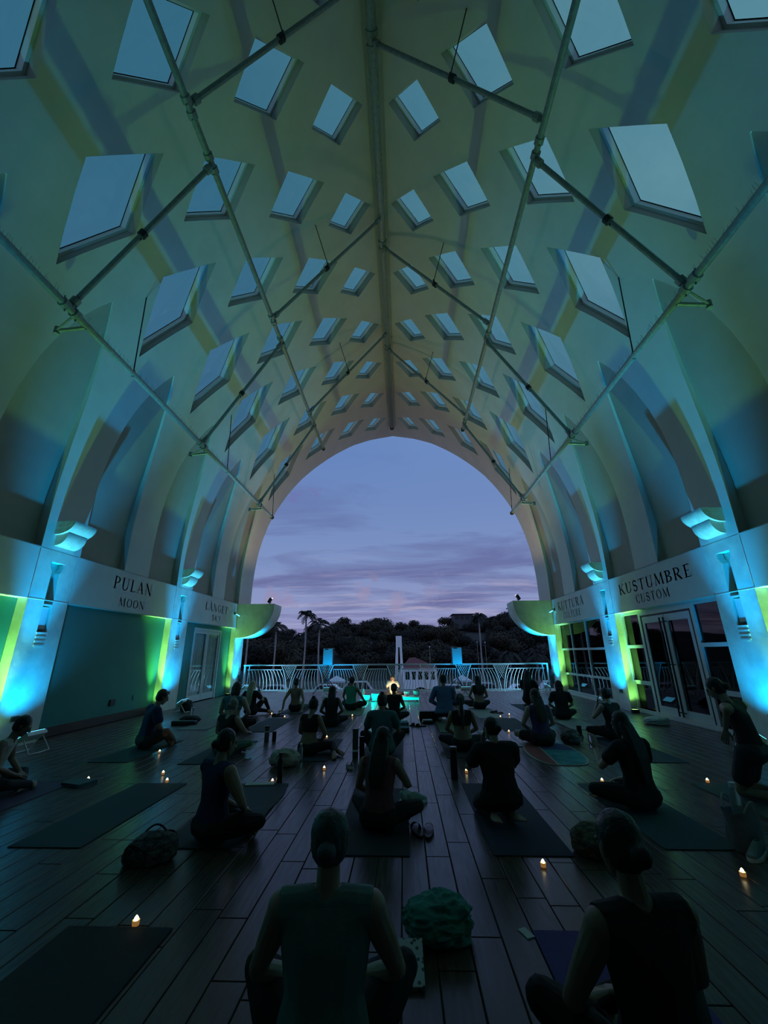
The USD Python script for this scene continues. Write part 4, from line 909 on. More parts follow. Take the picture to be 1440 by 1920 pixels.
# ---- floodlights and cameras on the end corbels, fire extinguishers
for s in (-1, 1):
    sd = 'left' if s < 0 else 'right'
    f = thing('floodlight', f'small floodlight on top of the {sd} corbel wing', 'floodlight', (s*5.24, 17.75, ZT), 0)
    part(f, 'bracket', join(tube([(0, 0, 0), (0, 0, .1)], .02, 8), tube([(-.07, 0, .1), (.07, 0, .1)], .012, 6)), M_['dark_metal'])
    part(f, 'housing', place(rbox(-.05, .05, -.09, .09, -.11, .11, .02), (math.cos(.5), 0, -s*-math.sin(.5)), (0, 1, 0), (s*-math.sin(.5), 0, math.cos(.5)), (0, 0, .20)), M_['dark_metal'])
    part(f, 'lens', place(rbox(-.006, .006, -.075, .075, -.095, .095, .005), (math.cos(.5), 0, -s*-math.sin(.5)), (0, 1, 0), (s*-math.sin(.5), 0, math.cos(.5)), (-s*.048, 0, .20+.02)), M_['white'])
    spot('/World', 'flood_light', (s*5.10, 17.75, ZT+.26), (s*1.5, 17.2, 12.5), WARM, 66.0, 72, 1.0, .05)
    c = thing('security_camera', f'small white security camera on the {sd} lintel by the open end', 'camera', (s*W, 16.9, 3.05), 0)
    part(c, 'base', rbox(-.03, .03, -.05, .05, -.04, .06, .01), M_['dark_metal']); part(c, 'arm', tube([(-s*.02, 0, .0), (-s*.14, .05, -.02)], .015, 8), M_['white']); part(c, 'body', tube([(-s*.10, -.12, .0), (-s*.16, .12, -.06)], .042, 12), M_['white'])
    e = thing('fire_extinguisher', f'fire extinguisher standing against the {sd} end pillar', 'extinguisher', (s*(W-.10), 17.95, .30), 0)
    part(e, 'cylinder', lathe([(0, 0), (.07, 0), (.075, .02), (.075, .36), (.05, .42), (.02, .44), (0, .44)], 16), M_['black'])
    part(e, 'valve', join(tube([(0, 0, .43), (0, 0, .50)], .02, 8), bx(-.015, .015, -.08, .03, .49, .515)), M_['dark_metal']); part(e, 'hose', tube(curve((0, -.03, .48), (0, -.085, .12), (0, -.06, 0)), .011, 6), M_['black'])
    part(e, 'wall_hook', bx(0, s*.11, -.02, .02, .3, .36), M_['dark_metal'])

# ================================================================== MATS AND PROPS ON THE FLOOR
MATC = {k: mat('mat_'+k, c, .8, var=.08, scale=25, bump=.25, bscale=160) for k, c in dict(black=(.014, .017, .018), slate=(.03, .042, .048), teal=(.012, .04, .042), navy=(.015, .02, .04), plum=(.075, .04, .09), purple=(.05, .03, .16), green=(.10, .16, .08), grey=(.20, .20, .19), pale=(.30, .30, .27), petrol=(.02, .055, .065)).items()}
def yoga_mat(x, y0, y1, color, label, w=.62, rz=0.0, wav=.0, seed=0):
    g = thing('yoga_mat', label, 'yoga mat', (x, (y0+y1)/2, 0), rz)
    L_ = y1-y0; nx, ny = 14, 36; X, Y = np.meshgrid(np.linspace(-w/2, w/2, nx), np.linspace(-L_/2, L_/2, ny))
    P = np.stack([X.ravel(), Y.ravel(), np.zeros(X.size)], 1)
    z = .0075+np.maximum(0, meshkit.fbm(P*np.array([2.2, 3.0, 1])+seed*7.3, 3, seed)-.5)*wav
    if wav: P[:, 0] += (meshkit.noise(P*np.array([.3, 2.2, 1])+seed, 3)-.5)*.10
    top = P.copy(); top[:, 2] = z; bot = P.copy(); bot[:, 2] = np.maximum(z-.006, .001)
    F = []
    for j in range(ny-1):
        for i in range(nx-1):
            a = j*nx+i; F += [[a, a+1, a+nx+1], [a, a+nx+1, a+nx]]
    N = len(P); F += [[c+N for c in f[::-1]] for f in F[:]]
    edge = [i for i in range(nx)]+[j*nx+nx-1 for j in range(1, ny)]+[(ny-1)*nx+i for i in range(nx-2, -1, -1)]+[j*nx for j in range(ny-2, 0, -1)]
    for k in range(len(edge)):
        a, b_ = edge[k], edge[(k+1) % len(edge)]; F += [[a, N+a, N+b_], [a, N+b_, b_]]
    part(g, 'sheet', tm(np.vstack([top, bot]), F), MATC[color], smooth=40); return g
MATS = [(-2.58, 3.99, 5.76, 'teal', 'empty dark green yoga mat left of the navy tank top'), (-1.26, 1.25, 2.98, 'black', 'empty black yoga mat at the lower left corner'),
 (-4.02, 4.0, 5.82, 'plum', 'plum yoga mat under the person at the left edge'), (-3.98, 6.78, 8.43, 'teal', 'dark yoga mat under the short haired person in navy'),
 (-2.57, 6.68, 8.36, 'slate', 'dark yoga mat under the grey haired person'), (-4.06, 9.5, 11.0, 'grey', 'pale grey yoga mat beside the teal wall'),
 (-2.6, 9.25, 11.12, 'slate', 'empty slate yoga mat behind the metal tumbler'), (.12, 3.91, 5.6, 'black', 'black yoga mat under the pink tank top'),
 (1.39, 3.94, 5.81, 'navy', 'long dark yoga mat under the kneeling person in the loose black shirt'), (2.77, 4.08, 5.84, 'petrol', 'dark yoga mat under the person holding a phone'),
 (4.10, 4.2, 5.86, 'petrol', 'dark yoga mat under the kneeling person at the right edge'), (2.72, 9.36, 11.07, 'slate', 'empty slate yoga mat behind the purple tank top'),
 (1.42, 9.2, 10.95, 'green', 'green yoga mat under the blue shirt'), (2.5, 11.07, 12.9, 'pale', 'pale yoga mat under the strappy black top'),
 (-1.03, 11.58, 13.1, 'green', 'light green yoga mat under the bright green tank top'), (-1.17, 9.35, 11.0, 'slate', 'dark yoga mat under the long haired person left of centre'),
 (1.42, 1.2, 3.02, 'purple', 'purple yoga mat at the lower right'), (.16, 11.3, 13.0, 'black', 'small dark mat in front of the glowing bowls'),
 (-1.05, 6.88, 8.5, 'navy', 'dark blue yoga mat under the top knot'), (4.12, 9.5, 11.2, 'pale', 'pale yoga mat beside the glowing corner lamp'),
 (4.1, 6.85, 8.7, 'navy', 'dark yoga mat under the person raising a cup'), (3.92, 12.2, 13.9, 'slate', 'dark yoga mat near the right end of the railing'),
 (.05, 6.8, 8.6, 'black', 'dark yoga mat under the loose teal shirt'), (1.34, 7.1, 8.8, 'black', 'dark yoga mat under the long ponytail'), (-2.6, 11.9, 13.6, 'slate', 'dark yoga mat under the bare backed person')]
for i, (x, a, b_, c, lab) in enumerate(MATS): yoga_mat(x, a, b_, c, lab, seed=i+1)
yoga_mat(-1.32, 4.0, 5.76, 'slate', 'crumpled dark towel covered mat under the navy tank top', .68, 0, .05, 31)
# towel in the shape of a surfboard, three fields of colour
tw = thing('beach_towel', 'colourful towel with a surfboard outline under the purple tank top', 'towel', (2.72, 7.45, 0), dg(-4))
t = np.linspace(0, PI, 24); half = [(-.42*math.sin(a)**.55, -.78*math.cos(a)) for a in t]
out_ = Polygon(half+[(.42*math.sin(a)**.55, .78*math.cos(a)) for a in t])
part(tw, 'border', extrude(out_, .010), CLOTH['cream'], smooth=False)
inn = out_.buffer(-.03)
part(tw, 'red_field', extrude(inn.intersection(sbox(-1, -1, -.14, 1)), .004, .009), mat('towel_red', (.28, .06, .05), .9, bump=.3, bscale=90), smooth=False)
part(tw, 'turquoise_field', extrude(inn.intersection(sbox(-.11, -1, 1, .15)), .004, .009), mat('towel_turquoise', (.05, .25, .27), .9, var=.5, scale=5, bump=.3, bscale=90), smooth=False)
part(tw, 'violet_field', extrude(inn.intersection(sbox(-.11, .18, 1, 1)), .004, .009), mat('towel_violet', (.07, .05, .16), .9, var=.5, scale=6, bump=.3, bscale=90), smooth=False)
# ---- tea lights
M_['flame'] = mat('led_flame', (.8, .5, .2), .3, emit=(1.0, .82, .45), estr=4.5)
M_['wax'] = usdkit.material(stage, '/World/Looks/tealight_wax', {"p": ("principled_bsdf", {"base_color": (.6, .45, .25), "roughness": .5, "emission_color": (1.0, .45, .10), "emission_strength": .22})}, surface="p.BSDF")
CAND = [(-1.19, 3.01, 'beyond the empty black mat at the lower left'), (1.41, 3.78, 'at the near end of the long dark mat right of centre'), (1.44, 3.07, 'beside the purple mat at the lower right'), (2.76, 3.68, 'alone on the floor by the pale sneakers at the right edge'),
 (-2.56, 5.83, 'at the far end of the empty dark green mat'), (-2.80, 6.17, 'just beyond the empty dark green mat'), (-3.60, 5.87, 'at the far corner of the plum mat'), (-.7, 6.43, 'by the near corner of the top knot mat'), (-1.23, 5.82, 'at the tall dark bottle on the crumpled mat'),
 (1.21, 6.32, 'beyond the tall black bottle right of centre'), (2.45, 9.2, 'at the near edge of the empty slate mat on the right'), (2.72, 11.18, 'at the far edge of the empty slate mat on the right'), (3.02, 11.55, 'behind the empty slate mat on the right'), (-3.05, 11.77, 'left of the bare backed person'),
 (-2.56, 11.22, 'at the far edge of the empty slate mat on the left'), (-.90, 11.42, 'at the near edge of the light green mat'), (2.78, 5.90, 'at the knee of the person with a phone'), (4.03, 5.92, 'before the kneeling person at the right edge'), (-3.56, 7.42, 'beside the short haired person in navy'), (-1.05, 8.62, 'behind the top knot'), (1.01, 11.25, 'left of the blue shirt')]
cd0 = None
for x, y, lab in CAND:
    lab = 'small glowing tea light '+lab
    if cd0 is None:
        cd0 = thing('tea_light', lab, 'candle', (x, y, .0), 0, 'tea lights on the floor')
        cup_ = part(cd0, 'cup', lathe([(0, 0), (.019, 0), (.021, .026), (.018, .026), (.018, .018), (0, .018)], 16), M_['wax'], smooth=40)
        part(cup_, 'flame', lathe([(0, .017), (.009, .02), (.0135, .028), (.011, .038), (.005, .046), (0, .050)], 12), M_['flame'], smooth=60)
    else: dup(cd0, (x, y, 0), 0, lab)
# ---- bottles and cups
M_['clear'] = usdkit.material(stage, '/World/Looks/clear_plastic', {"p": ("principled_bsdf", {"base_color": (.85, .9, .9), "roughness": .12, "transmission_weight": .85, "ior": 1.3})}, surface="p.BSDF")
M_['bottle_dark'] = mat('bottle_black_steel', (.015, .016, .018), .35, .2); M_['bottle_green'] = mat('bottle_teal_steel', (.03, .07, .075), .35, .2); M_['bottle_grey'] = mat('bottle_brushed_steel', (.16, .17, .16), .35, .6)
def bottle(loc, h, r, m, lid, label, cat='bottle', band=None, mug=False):
    g = thing('bottle' if not mug else 'tumbler', label, cat, (*loc, .001 if len(loc) < 3 else loc[2])[:3])
    n = .72 if not mug else .93
    part(g, 'body', lathe([(0, 0), (r*.93, 0), (r, .01), (r, h*n), (r*(.55 if not mug else 1.02), h*(n+.1) if not mug else h*.95), (r*(.5 if not mug else 1.0), h*.95), (0, h*.95)], 20), m, smooth=40)
    part(g, 'cap', lathe([(0, h*.9), (r*(.6 if not mug else 1.06), h*.9), (r*(.6 if not mug else 1.06), h*.995), (r*.5, h), (0, h)], 20), lid, smooth=40)
    if band: part(g, 'band', lathe([(r*1.01, h*band), (r*1.02, h*band), (r*1.02, h*(band+.07)), (r*1.01, h*(band+.07))], 20), M_['white'], smooth=40)
    return g
bottle((-2.08, 8.27), .26, .042, M_['bottle_grey'], M_['black'], 'steel tumbler with a grey band beside the empty slate mat', 'tumbler', .62, True)
bottle((-1.97, 8.36), .16, .036, M_['bottle_dark'], M_['black'], 'short dark cup next to the steel tumbler', 'cup', None, True)
bottle((-1.14, 5.80), .33, .036, M_['bottle_dark'], M_['black'], 'tall slim black bottle at the head of the crumpled mat')
bottle((-1.13, 6.86), .24, .034, M_['clear'], M_['white'], 'clear water bottle standing by the pale bag')
bottle((-.35, 7.10), .40, .044, M_['bottle_green'], M_['bottle_green'], 'tall teal bottle with a white band left of the loose teal shirt', 'bottle', .22, True)
bottle((-.26, 7.22), .27, .04, M_['bottle_dark'], M_['black'], 'shorter dark bottle behind the tall teal bottle', 'bottle', None, True)
bottle((1.02, 6.02), .36, .045, M_['bottle_dark'], M_['bottle_grey'], 'tall black tumbler with a pale lid right of centre', 'tumbler', None, True)
bottle((3.70, 8.9), .17, .045, M_['bottle_dark'], M_['black'], 'dark cup on the floor by the raised cup person', 'cup', None, True)
bottle((-5.2, 11.85), .17, .045, M_['clear'], M_['white'], 'clear plastic cup by the far left wall', 'cup', None, True)
bottle((3.12, 4.12, .10), .36, .04, M_['clear'], M_['white'], 'clear water bottle standing in the grey tote bag')
# ---- bags, bundles, shoes
def blob(name, loc, size, m, label, cat, seed, rz=0.0, amp=.22, parts=(), squash=.55, freq=1.6):
    g = thing(name, label, cat, (*loc, 0), rz); v = trimesh.creation.icosphere(5); p = v.vertices
    d = 1+amp*(meshkit.fbm(p*freq+seed, 4, seed)-.5)*2-amp*.5*np.abs(meshkit.noise(p*np.array([3, 3, 5])+seed*3, seed)-.5)
    q = p*d[:, None]; q[:, 2] = np.where(q[:, 2] < -squash, -squash+(q[:, 2]+squash)*.12, q[:, 2]); q = q*np.array(size); q[:, 2] -= q[:, 2].min()-.001
    part(g, name.split('_')[-1]+'_body', tm(q, v.faces), m, smooth=60); return g
def strap(g, pts, r=.008, m=None): part(g, 'strap', tube(pts, r, 6), m or M_['black'])
camo = mat('cloth_camouflage', (.09, .10, .06), .9, var=.9, scale=26, bump=.3, bscale=60); zebra = mat('cloth_black_white_print', (.10, .10, .10), .9, var=1.0, scale=22, bump=.3, bscale=50)
b1 = blob('patterned_bag', (-1.56, 3.78), (.20, .12, .12), zebra, 'black and white patterned bag heaped beside the navy tank top', 'bag', 3, .3)
strap(b1, curve((-.12, 0, .1), (.12, .03, .12), (0, .02, .12), 14)); strap(b1, curve((-.16, -.05, .06), (.0, -.1, .08), (-.05, -.02, .08), 14)); strap(b1, curve((.02, .06, .14), (.18, .02, .05), (.03, .05, .06), 14))
blob('folded_sweater', (.58, 2.95), (.21, .16, .125), mat('cloth_emerald', (.03, .22, .17), .9, var=.4, scale=9, bump=.8, bscale=25), 'bundled emerald green sweater beside the sage shirt', 'sweater', 8, .2, .36, freq=1.5)
b2 = blob('canvas_bag', (-1.30, 6.62), (.22, .15, .14), CLOTH['cream'], 'pale canvas bag slumped by the clear water bottle', 'bag', 12, .2); strap(b2, curve((-.14, -.08, .1), (.1, -.1, .12), (0, -.05, .08), 12), .009, CLOTH['cream'])
b3 = blob('camouflage_bag', (1.86, 4.0), (.15, .14, .13), camo, 'camouflage print bag behind the person at the lower right', 'bag', 15, -.5); strap(b3, curve((-.1, -.06, .1), (.12, -.1, .02), (0, -.1, .05), 12), .007)
b4 = blob('backpack', (3.28, 8.2), (.17, .14, .14), mat('cloth_black_white_bag', (.14, .14, .14), .8, var=1.0, scale=6), 'black and white backpack right of the surfboard towel', 'bag', 21, .4); strap(b4, curve((.0, -.1, .12), (.16, -.08, .03), (.05, -.05, .06), 12))
blob('backpack', (-5.65, 12.4), (.16, .15, .19), CLOTH['charcoal'], 'dark backpack leaning by the far left pilaster', 'bag', 25, .2)
blob('cushion', (5.85, 10.2), (.27, .21, .10), CLOTH['white'], 'white cushion in front of the glass doors', 'cushion', 31, .1, .22)
blob('clothes_heap', (-4.62, 10.55), (.24, .13, .09), CLOTH['charcoal'], 'dark clothes heaped on the grey mat by the left wall', 'clothes', 33, .1, .3)
blob('clothes_heap', (-3.72, 10.4), (.14, .12, .10), mat('cloth_maroon', (.09, .02, .03), .9, var=.4, scale=12), 'maroon clothes heaped behind the racerback top', 'clothes', 37, .1, .3)
# open tote
tt = thing('tote_bag', 'grey cloth tote bag standing open at the right edge', 'bag', (3.13, 4.12, 0), .25)
an = np.linspace(0, 2*PI, 41)[:-1]; V_ = []
for z, k in ((0, .95), (.08, 1.05), (.18, .98), (.27, 1.06)):
    w = 1+.06*np.sin(an*5+z*20); V_ += [(.14*k*math.cos(a)*w_, .09*k*math.sin(a)*w_, z+.012*math.sin(a*3)*(z > .2)) for a, w_ in zip(an, w)]
F = [q for j in range(3) for i in range(40) for q in ([j*40+i, j*40+(i+1) % 40, (j+1)*40+(i+1) % 40], [j*40+i, (j+1)*40+(i+1) % 40, (j+1)*40+i])]
V_.append((0, 0, .0)); F += [[120+40, (i+1) % 40, i] for i in range(40)]
part(tt, 'sack', tm(V_, F), mat('cloth_grey_lilac', (.22, .21, .24), .9, var=.3, scale=10, bump=.4, bscale=40), smooth=60)
for s in (-1, 1): strap(tt, curve((-.06, s*.085, .26), (.06, s*.085, .26), (0, s*.03, .09), 12), .008, CLOTH['cream'])
# shoes
def shoe_meshes(L_=.27, Wd=.095, H_=.10):
    sole = []
    t = np.linspace(0, 2*PI, 28, endpoint=False)
    pl = Polygon([(Wd*.5*math.sin(a)*(1-.12*math.cos(a)*-1 if math.cos(a) > 0 else .82), -L_/2*math.cos(a)*-1) for a in t])
    sole = extrude(pl.buffer(.004), .025)
    s = MF.batch_hull([MF.sphere(.03, 12).scale([1.2, 1, .6]).translate([0, .105, .035]), MF.sphere(.036, 12).translate([0, .05, .04]), MF.sphere(.034, 12).translate([0, -.02, .06]), MF.sphere(.034, 12).translate([0, -.09, .06]), MF.sphere(.02, 10).translate([0, -.105, .095]), MF.sphere(.02, 10).translate([0, -.04, .10])])
    up = s-MF.batch_hull([MF.sphere(.02, 10).translate([0, -.085, .115]), MF.sphere(.022, 10).translate([0, -.02, .12]), MF.sphere(.014, 10).translate([0, -.075, .07])])
    return sole, unman(up)
so, upm = shoe_meshes()
def sneaker(loc, rz, m, label, group):
    g = thing('sneaker', label, 'shoe', (*loc, 0.001), rz, group); part(g, 'sole', so, M_['white'] if m is not M_['black'] else M_['black'], smooth=40); up_ = part(g, 'upper', upm, m, smooth=50)
    part(up_, 'laces', join(*[tube(curve((-.022, y, .083-y*.35), (.022, y, .083-y*.35), (0, 0, .012), 5), .003, 5) for y in (.0, .018, .036)]), M_['white'] if m is not M_['black'] else M_['black'], smooth=False)
wsh = mat('shoe_white_leather', (.42, .46, .42), .6, var=.08, scale=9)
sneaker((.52, 5.12), -.9, wsh, 'pale sneaker beside the pink tank top, the one further from the mat', 'pair of pale sneakers by the pink tank top'); sneaker((.42, 5.2), -.6, wsh, 'pale sneaker beside the pink tank top, the one on the mat edge', 'pair of pale sneakers by the pink tank top')
gsh = mat('shoe_grey_mesh', (.22, .25, .25), .8, var=.2, scale=30)
sneaker((3.08, 3.96), 2.2, gsh, 'grey running shoe in front of the grey tote bag', 'grey running shoes'); sneaker((3.2, 3.90), 2.4, gsh, 'grey running shoe at the right edge of the floor', 'grey running shoes')
def slipper(loc, rz, m, label, group):
    g = thing('sandal', label, 'sandal', (*loc, .001), rz, group)
    pl = Polygon([(.045*math.sin(a)*(1.0 if math.cos(a) > 0 else .85), .13*math.cos(a)) for a in np.linspace(0, 2*PI, 28, endpoint=False)])
    part(g, 'sole', extrude(pl, .022), m, smooth=40)
    n = 9; V_ = []
    for y in (.02, .09):
        V_ += [(.047*math.cos(a)*(1 if y < .05 else .85), y, .018+.05*math.sin(a)*(1 if y < .05 else .8)) for a in np.linspace(0, PI, n)]
    part(g, 'strap', tm(V_, [q for i in range(n-1) for q in ([i, i+1, n+i+1], [i, n+i+1, n+i])]), m, smooth=60)
slipper((.50, 4.36), .25, M_['black'], 'left black clog on the floor beside the black mat', 'pair of black clogs'); slipper((.60, 4.34), -.1, M_['black'], 'right black clog on the floor beside the black mat', 'pair of black clogs')
tan_ = mat('sandal_grey', (.22, .22, .21), .7)
slipper((-.36, 6.50), .3, tan_, 'left grey sandal below the tall teal bottle', 'pair of grey sandals'); slipper((-.18, 6.50), .5, tan_, 'right grey sandal below the tall teal bottle', 'pair of grey sandals')
slipper((.64, 9.98), 1.4, M_['black'], 'black sandal alone on the planks right of centre', 'black sandals right of centre'); slipper((.74, 9.92), 1.7, M_['black'], 'second black sandal on the planks right of centre', 'black sandals right of centre')
slipper((2.72, 11.9), .9, M_['black'], 'dark sandal near the pale mat on the right', 'dark sandals by the pale mat'); slipper((2.84, 12.0), 1.3, M_['black'], 'second dark sandal near the pale mat on the right', 'dark sandals by the pale mat')
slipper((-2.85, 11.45), 1.2, M_['black'], 'dark sandal left of the bare backed person', 'dark sandals left of the bare backed person'); slipper((-2.75, 11.5), 1.5, M_['black'], 'second dark sandal left of the bare backed person', 'dark sandals left of the bare backed person')
# folded towels, blocks, books, papers
def stack(loc, rz, items, name, label, cat):
    z = .001; g = thing(name, label, cat, (*loc, 0), rz)
    for w, l, h, m in items:
        part(g, 'fold', rbox(-w/2, w/2, -l/2, l/2, z, z+h, min(h*.48, .02)), m, smooth=50); z += h
stack((.38, 10.0), .1, [(.22, .3, .05, CLOTH['petrol']), (.21, .28, .04, mat('towel_striped_blue', (.12, .22, .26), .9, var=.5, scale=20))], 'folded_towel', 'folded blue striped towel beside the half hidden person', 'towel')
stack((.40, 9.35), .0, [(.2, .25, .05, M_['black']), (.2, .22, .03, CLOTH['petrol'])], 'folded_clothes', 'small dark pile of folded clothes nearer than the striped towel', 'clothes')
stack((.95, 10.85), .05, [(.40, .30, .20, M_['black'])], 'storage_box', 'dark box on the floor left of the blue shirt', 'box')
stack((.92, 10.35), .1, [(.24, .16, .05, M_['black']), (.22, .15, .03, CLOTH['white'])], 'folded_clothes', 'white cloth on a dark bag in front of the dark box', 'clothes')
stack((-4.55, 10.15), .0, [(.55, .14, .09, M_['black'])], 'yoga_block', 'long dark block on the grey mat', 'block')
stack((1.95, 13.9), .0, [(.32, .3, .3, M_['black'])], 'storage_box', 'dark box beneath the right speaker', 'box')
def book(loc, rz, w, l, h, m, label, cat='notebook', tiltx=0.0, z=0.0):
    g = thing('notebook', label, cat, (*loc, z), rz); M4 = trimesh.transformations.rotation_matrix(tiltx, [1, 0, 0])
    for nm, a in (('cover', bx(-w/2, w/2, -l/2, l/2, .0, h)), ('pages', bx(-w/2+.006, w/2-.004, -l/2+.005, l/2-.005, h*.2, h*.8)), ('face', bx(-w/2+.001, w/2-.001, -l/2+.001, l/2-.001, h, h+.0015))):
        a.apply_transform(M4); part(g, nm, a, m if nm != 'pages' else CLOTH['white'], smooth=False)
printm = usdkit.material(stage, '/World/Looks/notebook_print', {"t": ("texture_coordinate", {}), "v": ("voronoi_texture", {"scale": 34.0}), "n": ("noise_texture", {"scale": 9.0}), "r": ("rgb_ramp", {"ramp": [(.0, (.05, .05, .06)), (.28, (.10, .11, .12)), (.34, (.5, .5, .5)), (1, (.45, .47, .48))]}), "mm": ("math", {"math_type": "add", "value2": .0}), "p": ("principled_bsdf", {"roughness": .6})},
    [("t.object", "v.vector"), ("t.object", "n.vector"), ("v.distance", "r.fac"), ("r.color", "p.base_color")], surface="p.BSDF")
book((.40, 2.66), .02, .16, .22, .018, printm, 'notebook with a speckled leaf print cover beside the sage shirt', tiltx=.35, z=.04)
book((-3.60, 5.72), -.3, .30, .24, .035, CLOTH['petrol'], 'slim grey laptop sized binder on the plum mat', 'binder')
book((-2.10, 7.38), -.3, .20, .15, .012, CLOTH['white'], 'open white booklet at the knee of the grey haired person', tiltx=.4, z=.10)
book((-1.98, 7.05), -.6, .10, .06, .008, CLOTH['white'], 'white phone lying on the mat corner of the grey haired person', 'phone')
book((2.28, 7.92), .2, .18, .07, .010, CLOTH['white'], 'white card on the tip of the surfboard towel', 'card')
book((1.07, 3.00), .4, .05, .09, .004, CLOTH['white'], 'white paper slip by the knee at the lower right', 'paper')
book((-1.35, 5.72), .1, .34, .12, .02, CLOTH['white'], 'thin pale cloth folded at the head of the crumpled mat', 'cloth')
book((1.93, 9.2), .3, .10, .14, .012, CLOTH['white'], 'white phone on the floor left of the empty slate mat', 'phone')
ph = thing('smartphone', 'lit smartphone raised by the long haired person in black', 'phone', (2.505, 5.34, .545), dg(20))
part(ph, 'case', rbox(-.037, .037, -.005, .004, -.074, .074, .004), M_['black'], smooth=40); part(ph, 'screen', bx(-.033, .033, -.0062, -.005, -.066, .066), mat('phone_screen', (.02, .02, .03), .2, emit=(.07, .09, .20), estr=.6), smooth=False)
# ---- glowing singing bowls and tray in front of the instructor
M_['frosted'] = mat('frosted_crystal', (.75, .8, .78), .35)
M_['glow'] = mat('turquoise_light_strip', (.05, .4, .36), .4, emit=(.0, .62, .50), estr=1.3)
tr = thing('low_table', 'low turquoise lit tray table in front of the instructor', 'table', (.35, 15.0, 0))
part(tr, 'top', rbox(-.55, .55, -.25, .25, .11, .14, .01), M_['frosted']); part(tr, 'light_strip', rbox(-.54, .54, -.262, -.245, .045, .115, .006), M_['glow'])
for x in (-.48, .48):
    for y in (-.2, .2): part(tr, 'leg', tube([(x, y, 0), (x, y, .12)], .02, 8), M_['black'])
def bowl(loc, r, label):
    g = thing('singing_bowl', label, 'bowl', loc)
    part(g, 'bowl_wall', lathe([(0, 0), (r*.5, .0), (r*.85, r*.25), (r, r*.75), (r*1.02, r*1.3), (r*.95, r*1.3), (r*.92, r*.75), (r*.78, r*.3), (0, r*.06)], 26), M_['frosted'], smooth=40)
    part(g, 'rim', lathe([(r*.94, r*1.29), (r*1.03, r*1.29), (r*1.03, r*1.33), (r*.94, r*1.33)], 26), M_['frosted'], smooth=40)
bowl((-.52, 15.0, .0), .17, 'frosted singing bowl at the left of the lit tray'); bowl((-.86, 15.1, .0), .13, 'smaller frosted singing bowl furthest left'); bowl((.82, 15.05, .14), .12, 'frosted singing bowl on the right end of the tray'); bowl((.50, 15.1, .14), .10, 'small frosted singing bowl in the middle of the tray')
bottle((-.98, 15.35), .34, .045, M_['frosted'], M_['white'], 'white bottle standing left of the singing bowls')
for i, (p, w) in enumerate((((-.62, 14.66), 2.6), ((.35, 14.60), 2.2), ((-1.02, 14.82), 1.6))):  # added lights tinting the bowls turquoise; their puck bodies are made up
    g = thing('added_led_light', ['added round turquoise light before the left singing bowl', 'added round turquoise light before the lit tray table', 'added round turquoise light at the far left of the bowls'][i], 'lamp', (*p, 0))
    hs_ = part(g, 'housing', lathe([(0, 0), (.04, 0), (.04, .03), (.034, .036), (0, .036)], 16), M_['black']); part(hs_, 'lens', lathe([(0, .036), (.032, .036), (.028, .046), (0, .05)], 16), M_['glow'], smooth=50)
    l = UsdLux.SphereLight.Define(stage, numbered('/World', 'added_tray_light')); l.CreateRadiusAttr(.02); l.CreateNormalizeAttr(True); l.CreateColorAttr(Gf.Vec3f(0, .9, .75)); l.CreateIntensityAttr(w); l.AddTranslateOp().Set(Gf.Vec3d(p[0], p[1], .09))
lp = thing('reading_lamp', 'small warm lamp among the bowls lighting the face of the instructor', 'lamp', (.02, 15.32, .0))
part(lp, 'stem', tube([(0, 0, 0), (0, 0, .16)], .012, 8), M_['black']); part(lp, 'base', lathe([(0, 0), (.05, 0), (.05, .015), (0, .02)], 16), M_['black']); part(lp, 'globe', trimesh.creation.icosphere(2, .028).apply_translation([0, 0, .18]), mat('lamp_globe', (.8, .7, .5), .4, emit=(1.0, .75, .45), estr=6.0), smooth=60)
l = UsdLux.SphereLight.Define(stage, '/World/reading_lamp_light'); l.CreateRadiusAttr(.03); l.CreateNormalizeAttr(True); l.CreateColorAttr(Gf.Vec3f(1.0, .72, .42)); l.CreateIntensityAttr(3.4); l.AddTranslateOp().Set(Gf.Vec3d(.02, 15.32, .26))
# ================================================================== OUTSIDE
GZ = -4.0
M_['grass_ground'] = mat('dark_lawn', (.022, .026, .012), .9, var=.3, scale=.4, bump=.3, bscale=3)
M_['asphalt'] = mat('asphalt', (.05, .05, .055), .8, var=.15, scale=2)
gr = thing('ground', 'dark lawn below the terrace reaching to the wooded hill', 'ground', kind='structure')
part(gr, 'lawn', bx(-260, 260, 18.9, 420, GZ-1, GZ), M_['grass_ground'], smooth=False)
part(gr, 'car_park', bx(-70, 70, 52, 68, GZ-.5, GZ+.02), M_['asphalt'], smooth=False)
part(gr, 'terrace_face', bx(-7.2, 7.2, 18.5, 18.9, GZ, -.1), M_['plaster'], smooth=False)
# wooded hill: a ground form and trees standing on it
HX = [-260, -150, -100, -59, -38, -18, -8, 6, 16, 26, 36, 51, 90, 150, 260]; HH = [9, 10, 11.5, 10.5, 10.2, 11.5, 11.8, 11.0, 11.6, 13.5, 14.5, 16.5, 18, 15, 12]
def hill_h(x, y):
    top = np.interp(x, HX, HH)-GZ-2.2
    return GZ+top*np.clip((y-95)/95, 0, 1)**.8*np.where(y > 215, np.clip(1-(y-215)/120, .3, 1), 1)
nx, ny = 120, 50; X, Y = np.meshgrid(np.linspace(-260, 260, nx), np.linspace(92, 330, ny)); Z = hill_h(X, Y)+(meshkit.fbm(np.stack([X*.05, Y*.05, X*0], -1), 4)-.5)*3*np.clip((Y-95)/40, 0, 1)-.1
F = [q for j in range(ny-1) for i in range(nx-1) for q in ([j*nx+i, j*nx+i+1, (j+1)*nx+i+1], [j*nx+i, (j+1)*nx+i+1, (j+1)*nx+i])]
hl = thing('hill', 'low wooded hill behind the lawn', 'hill', kind='structure')
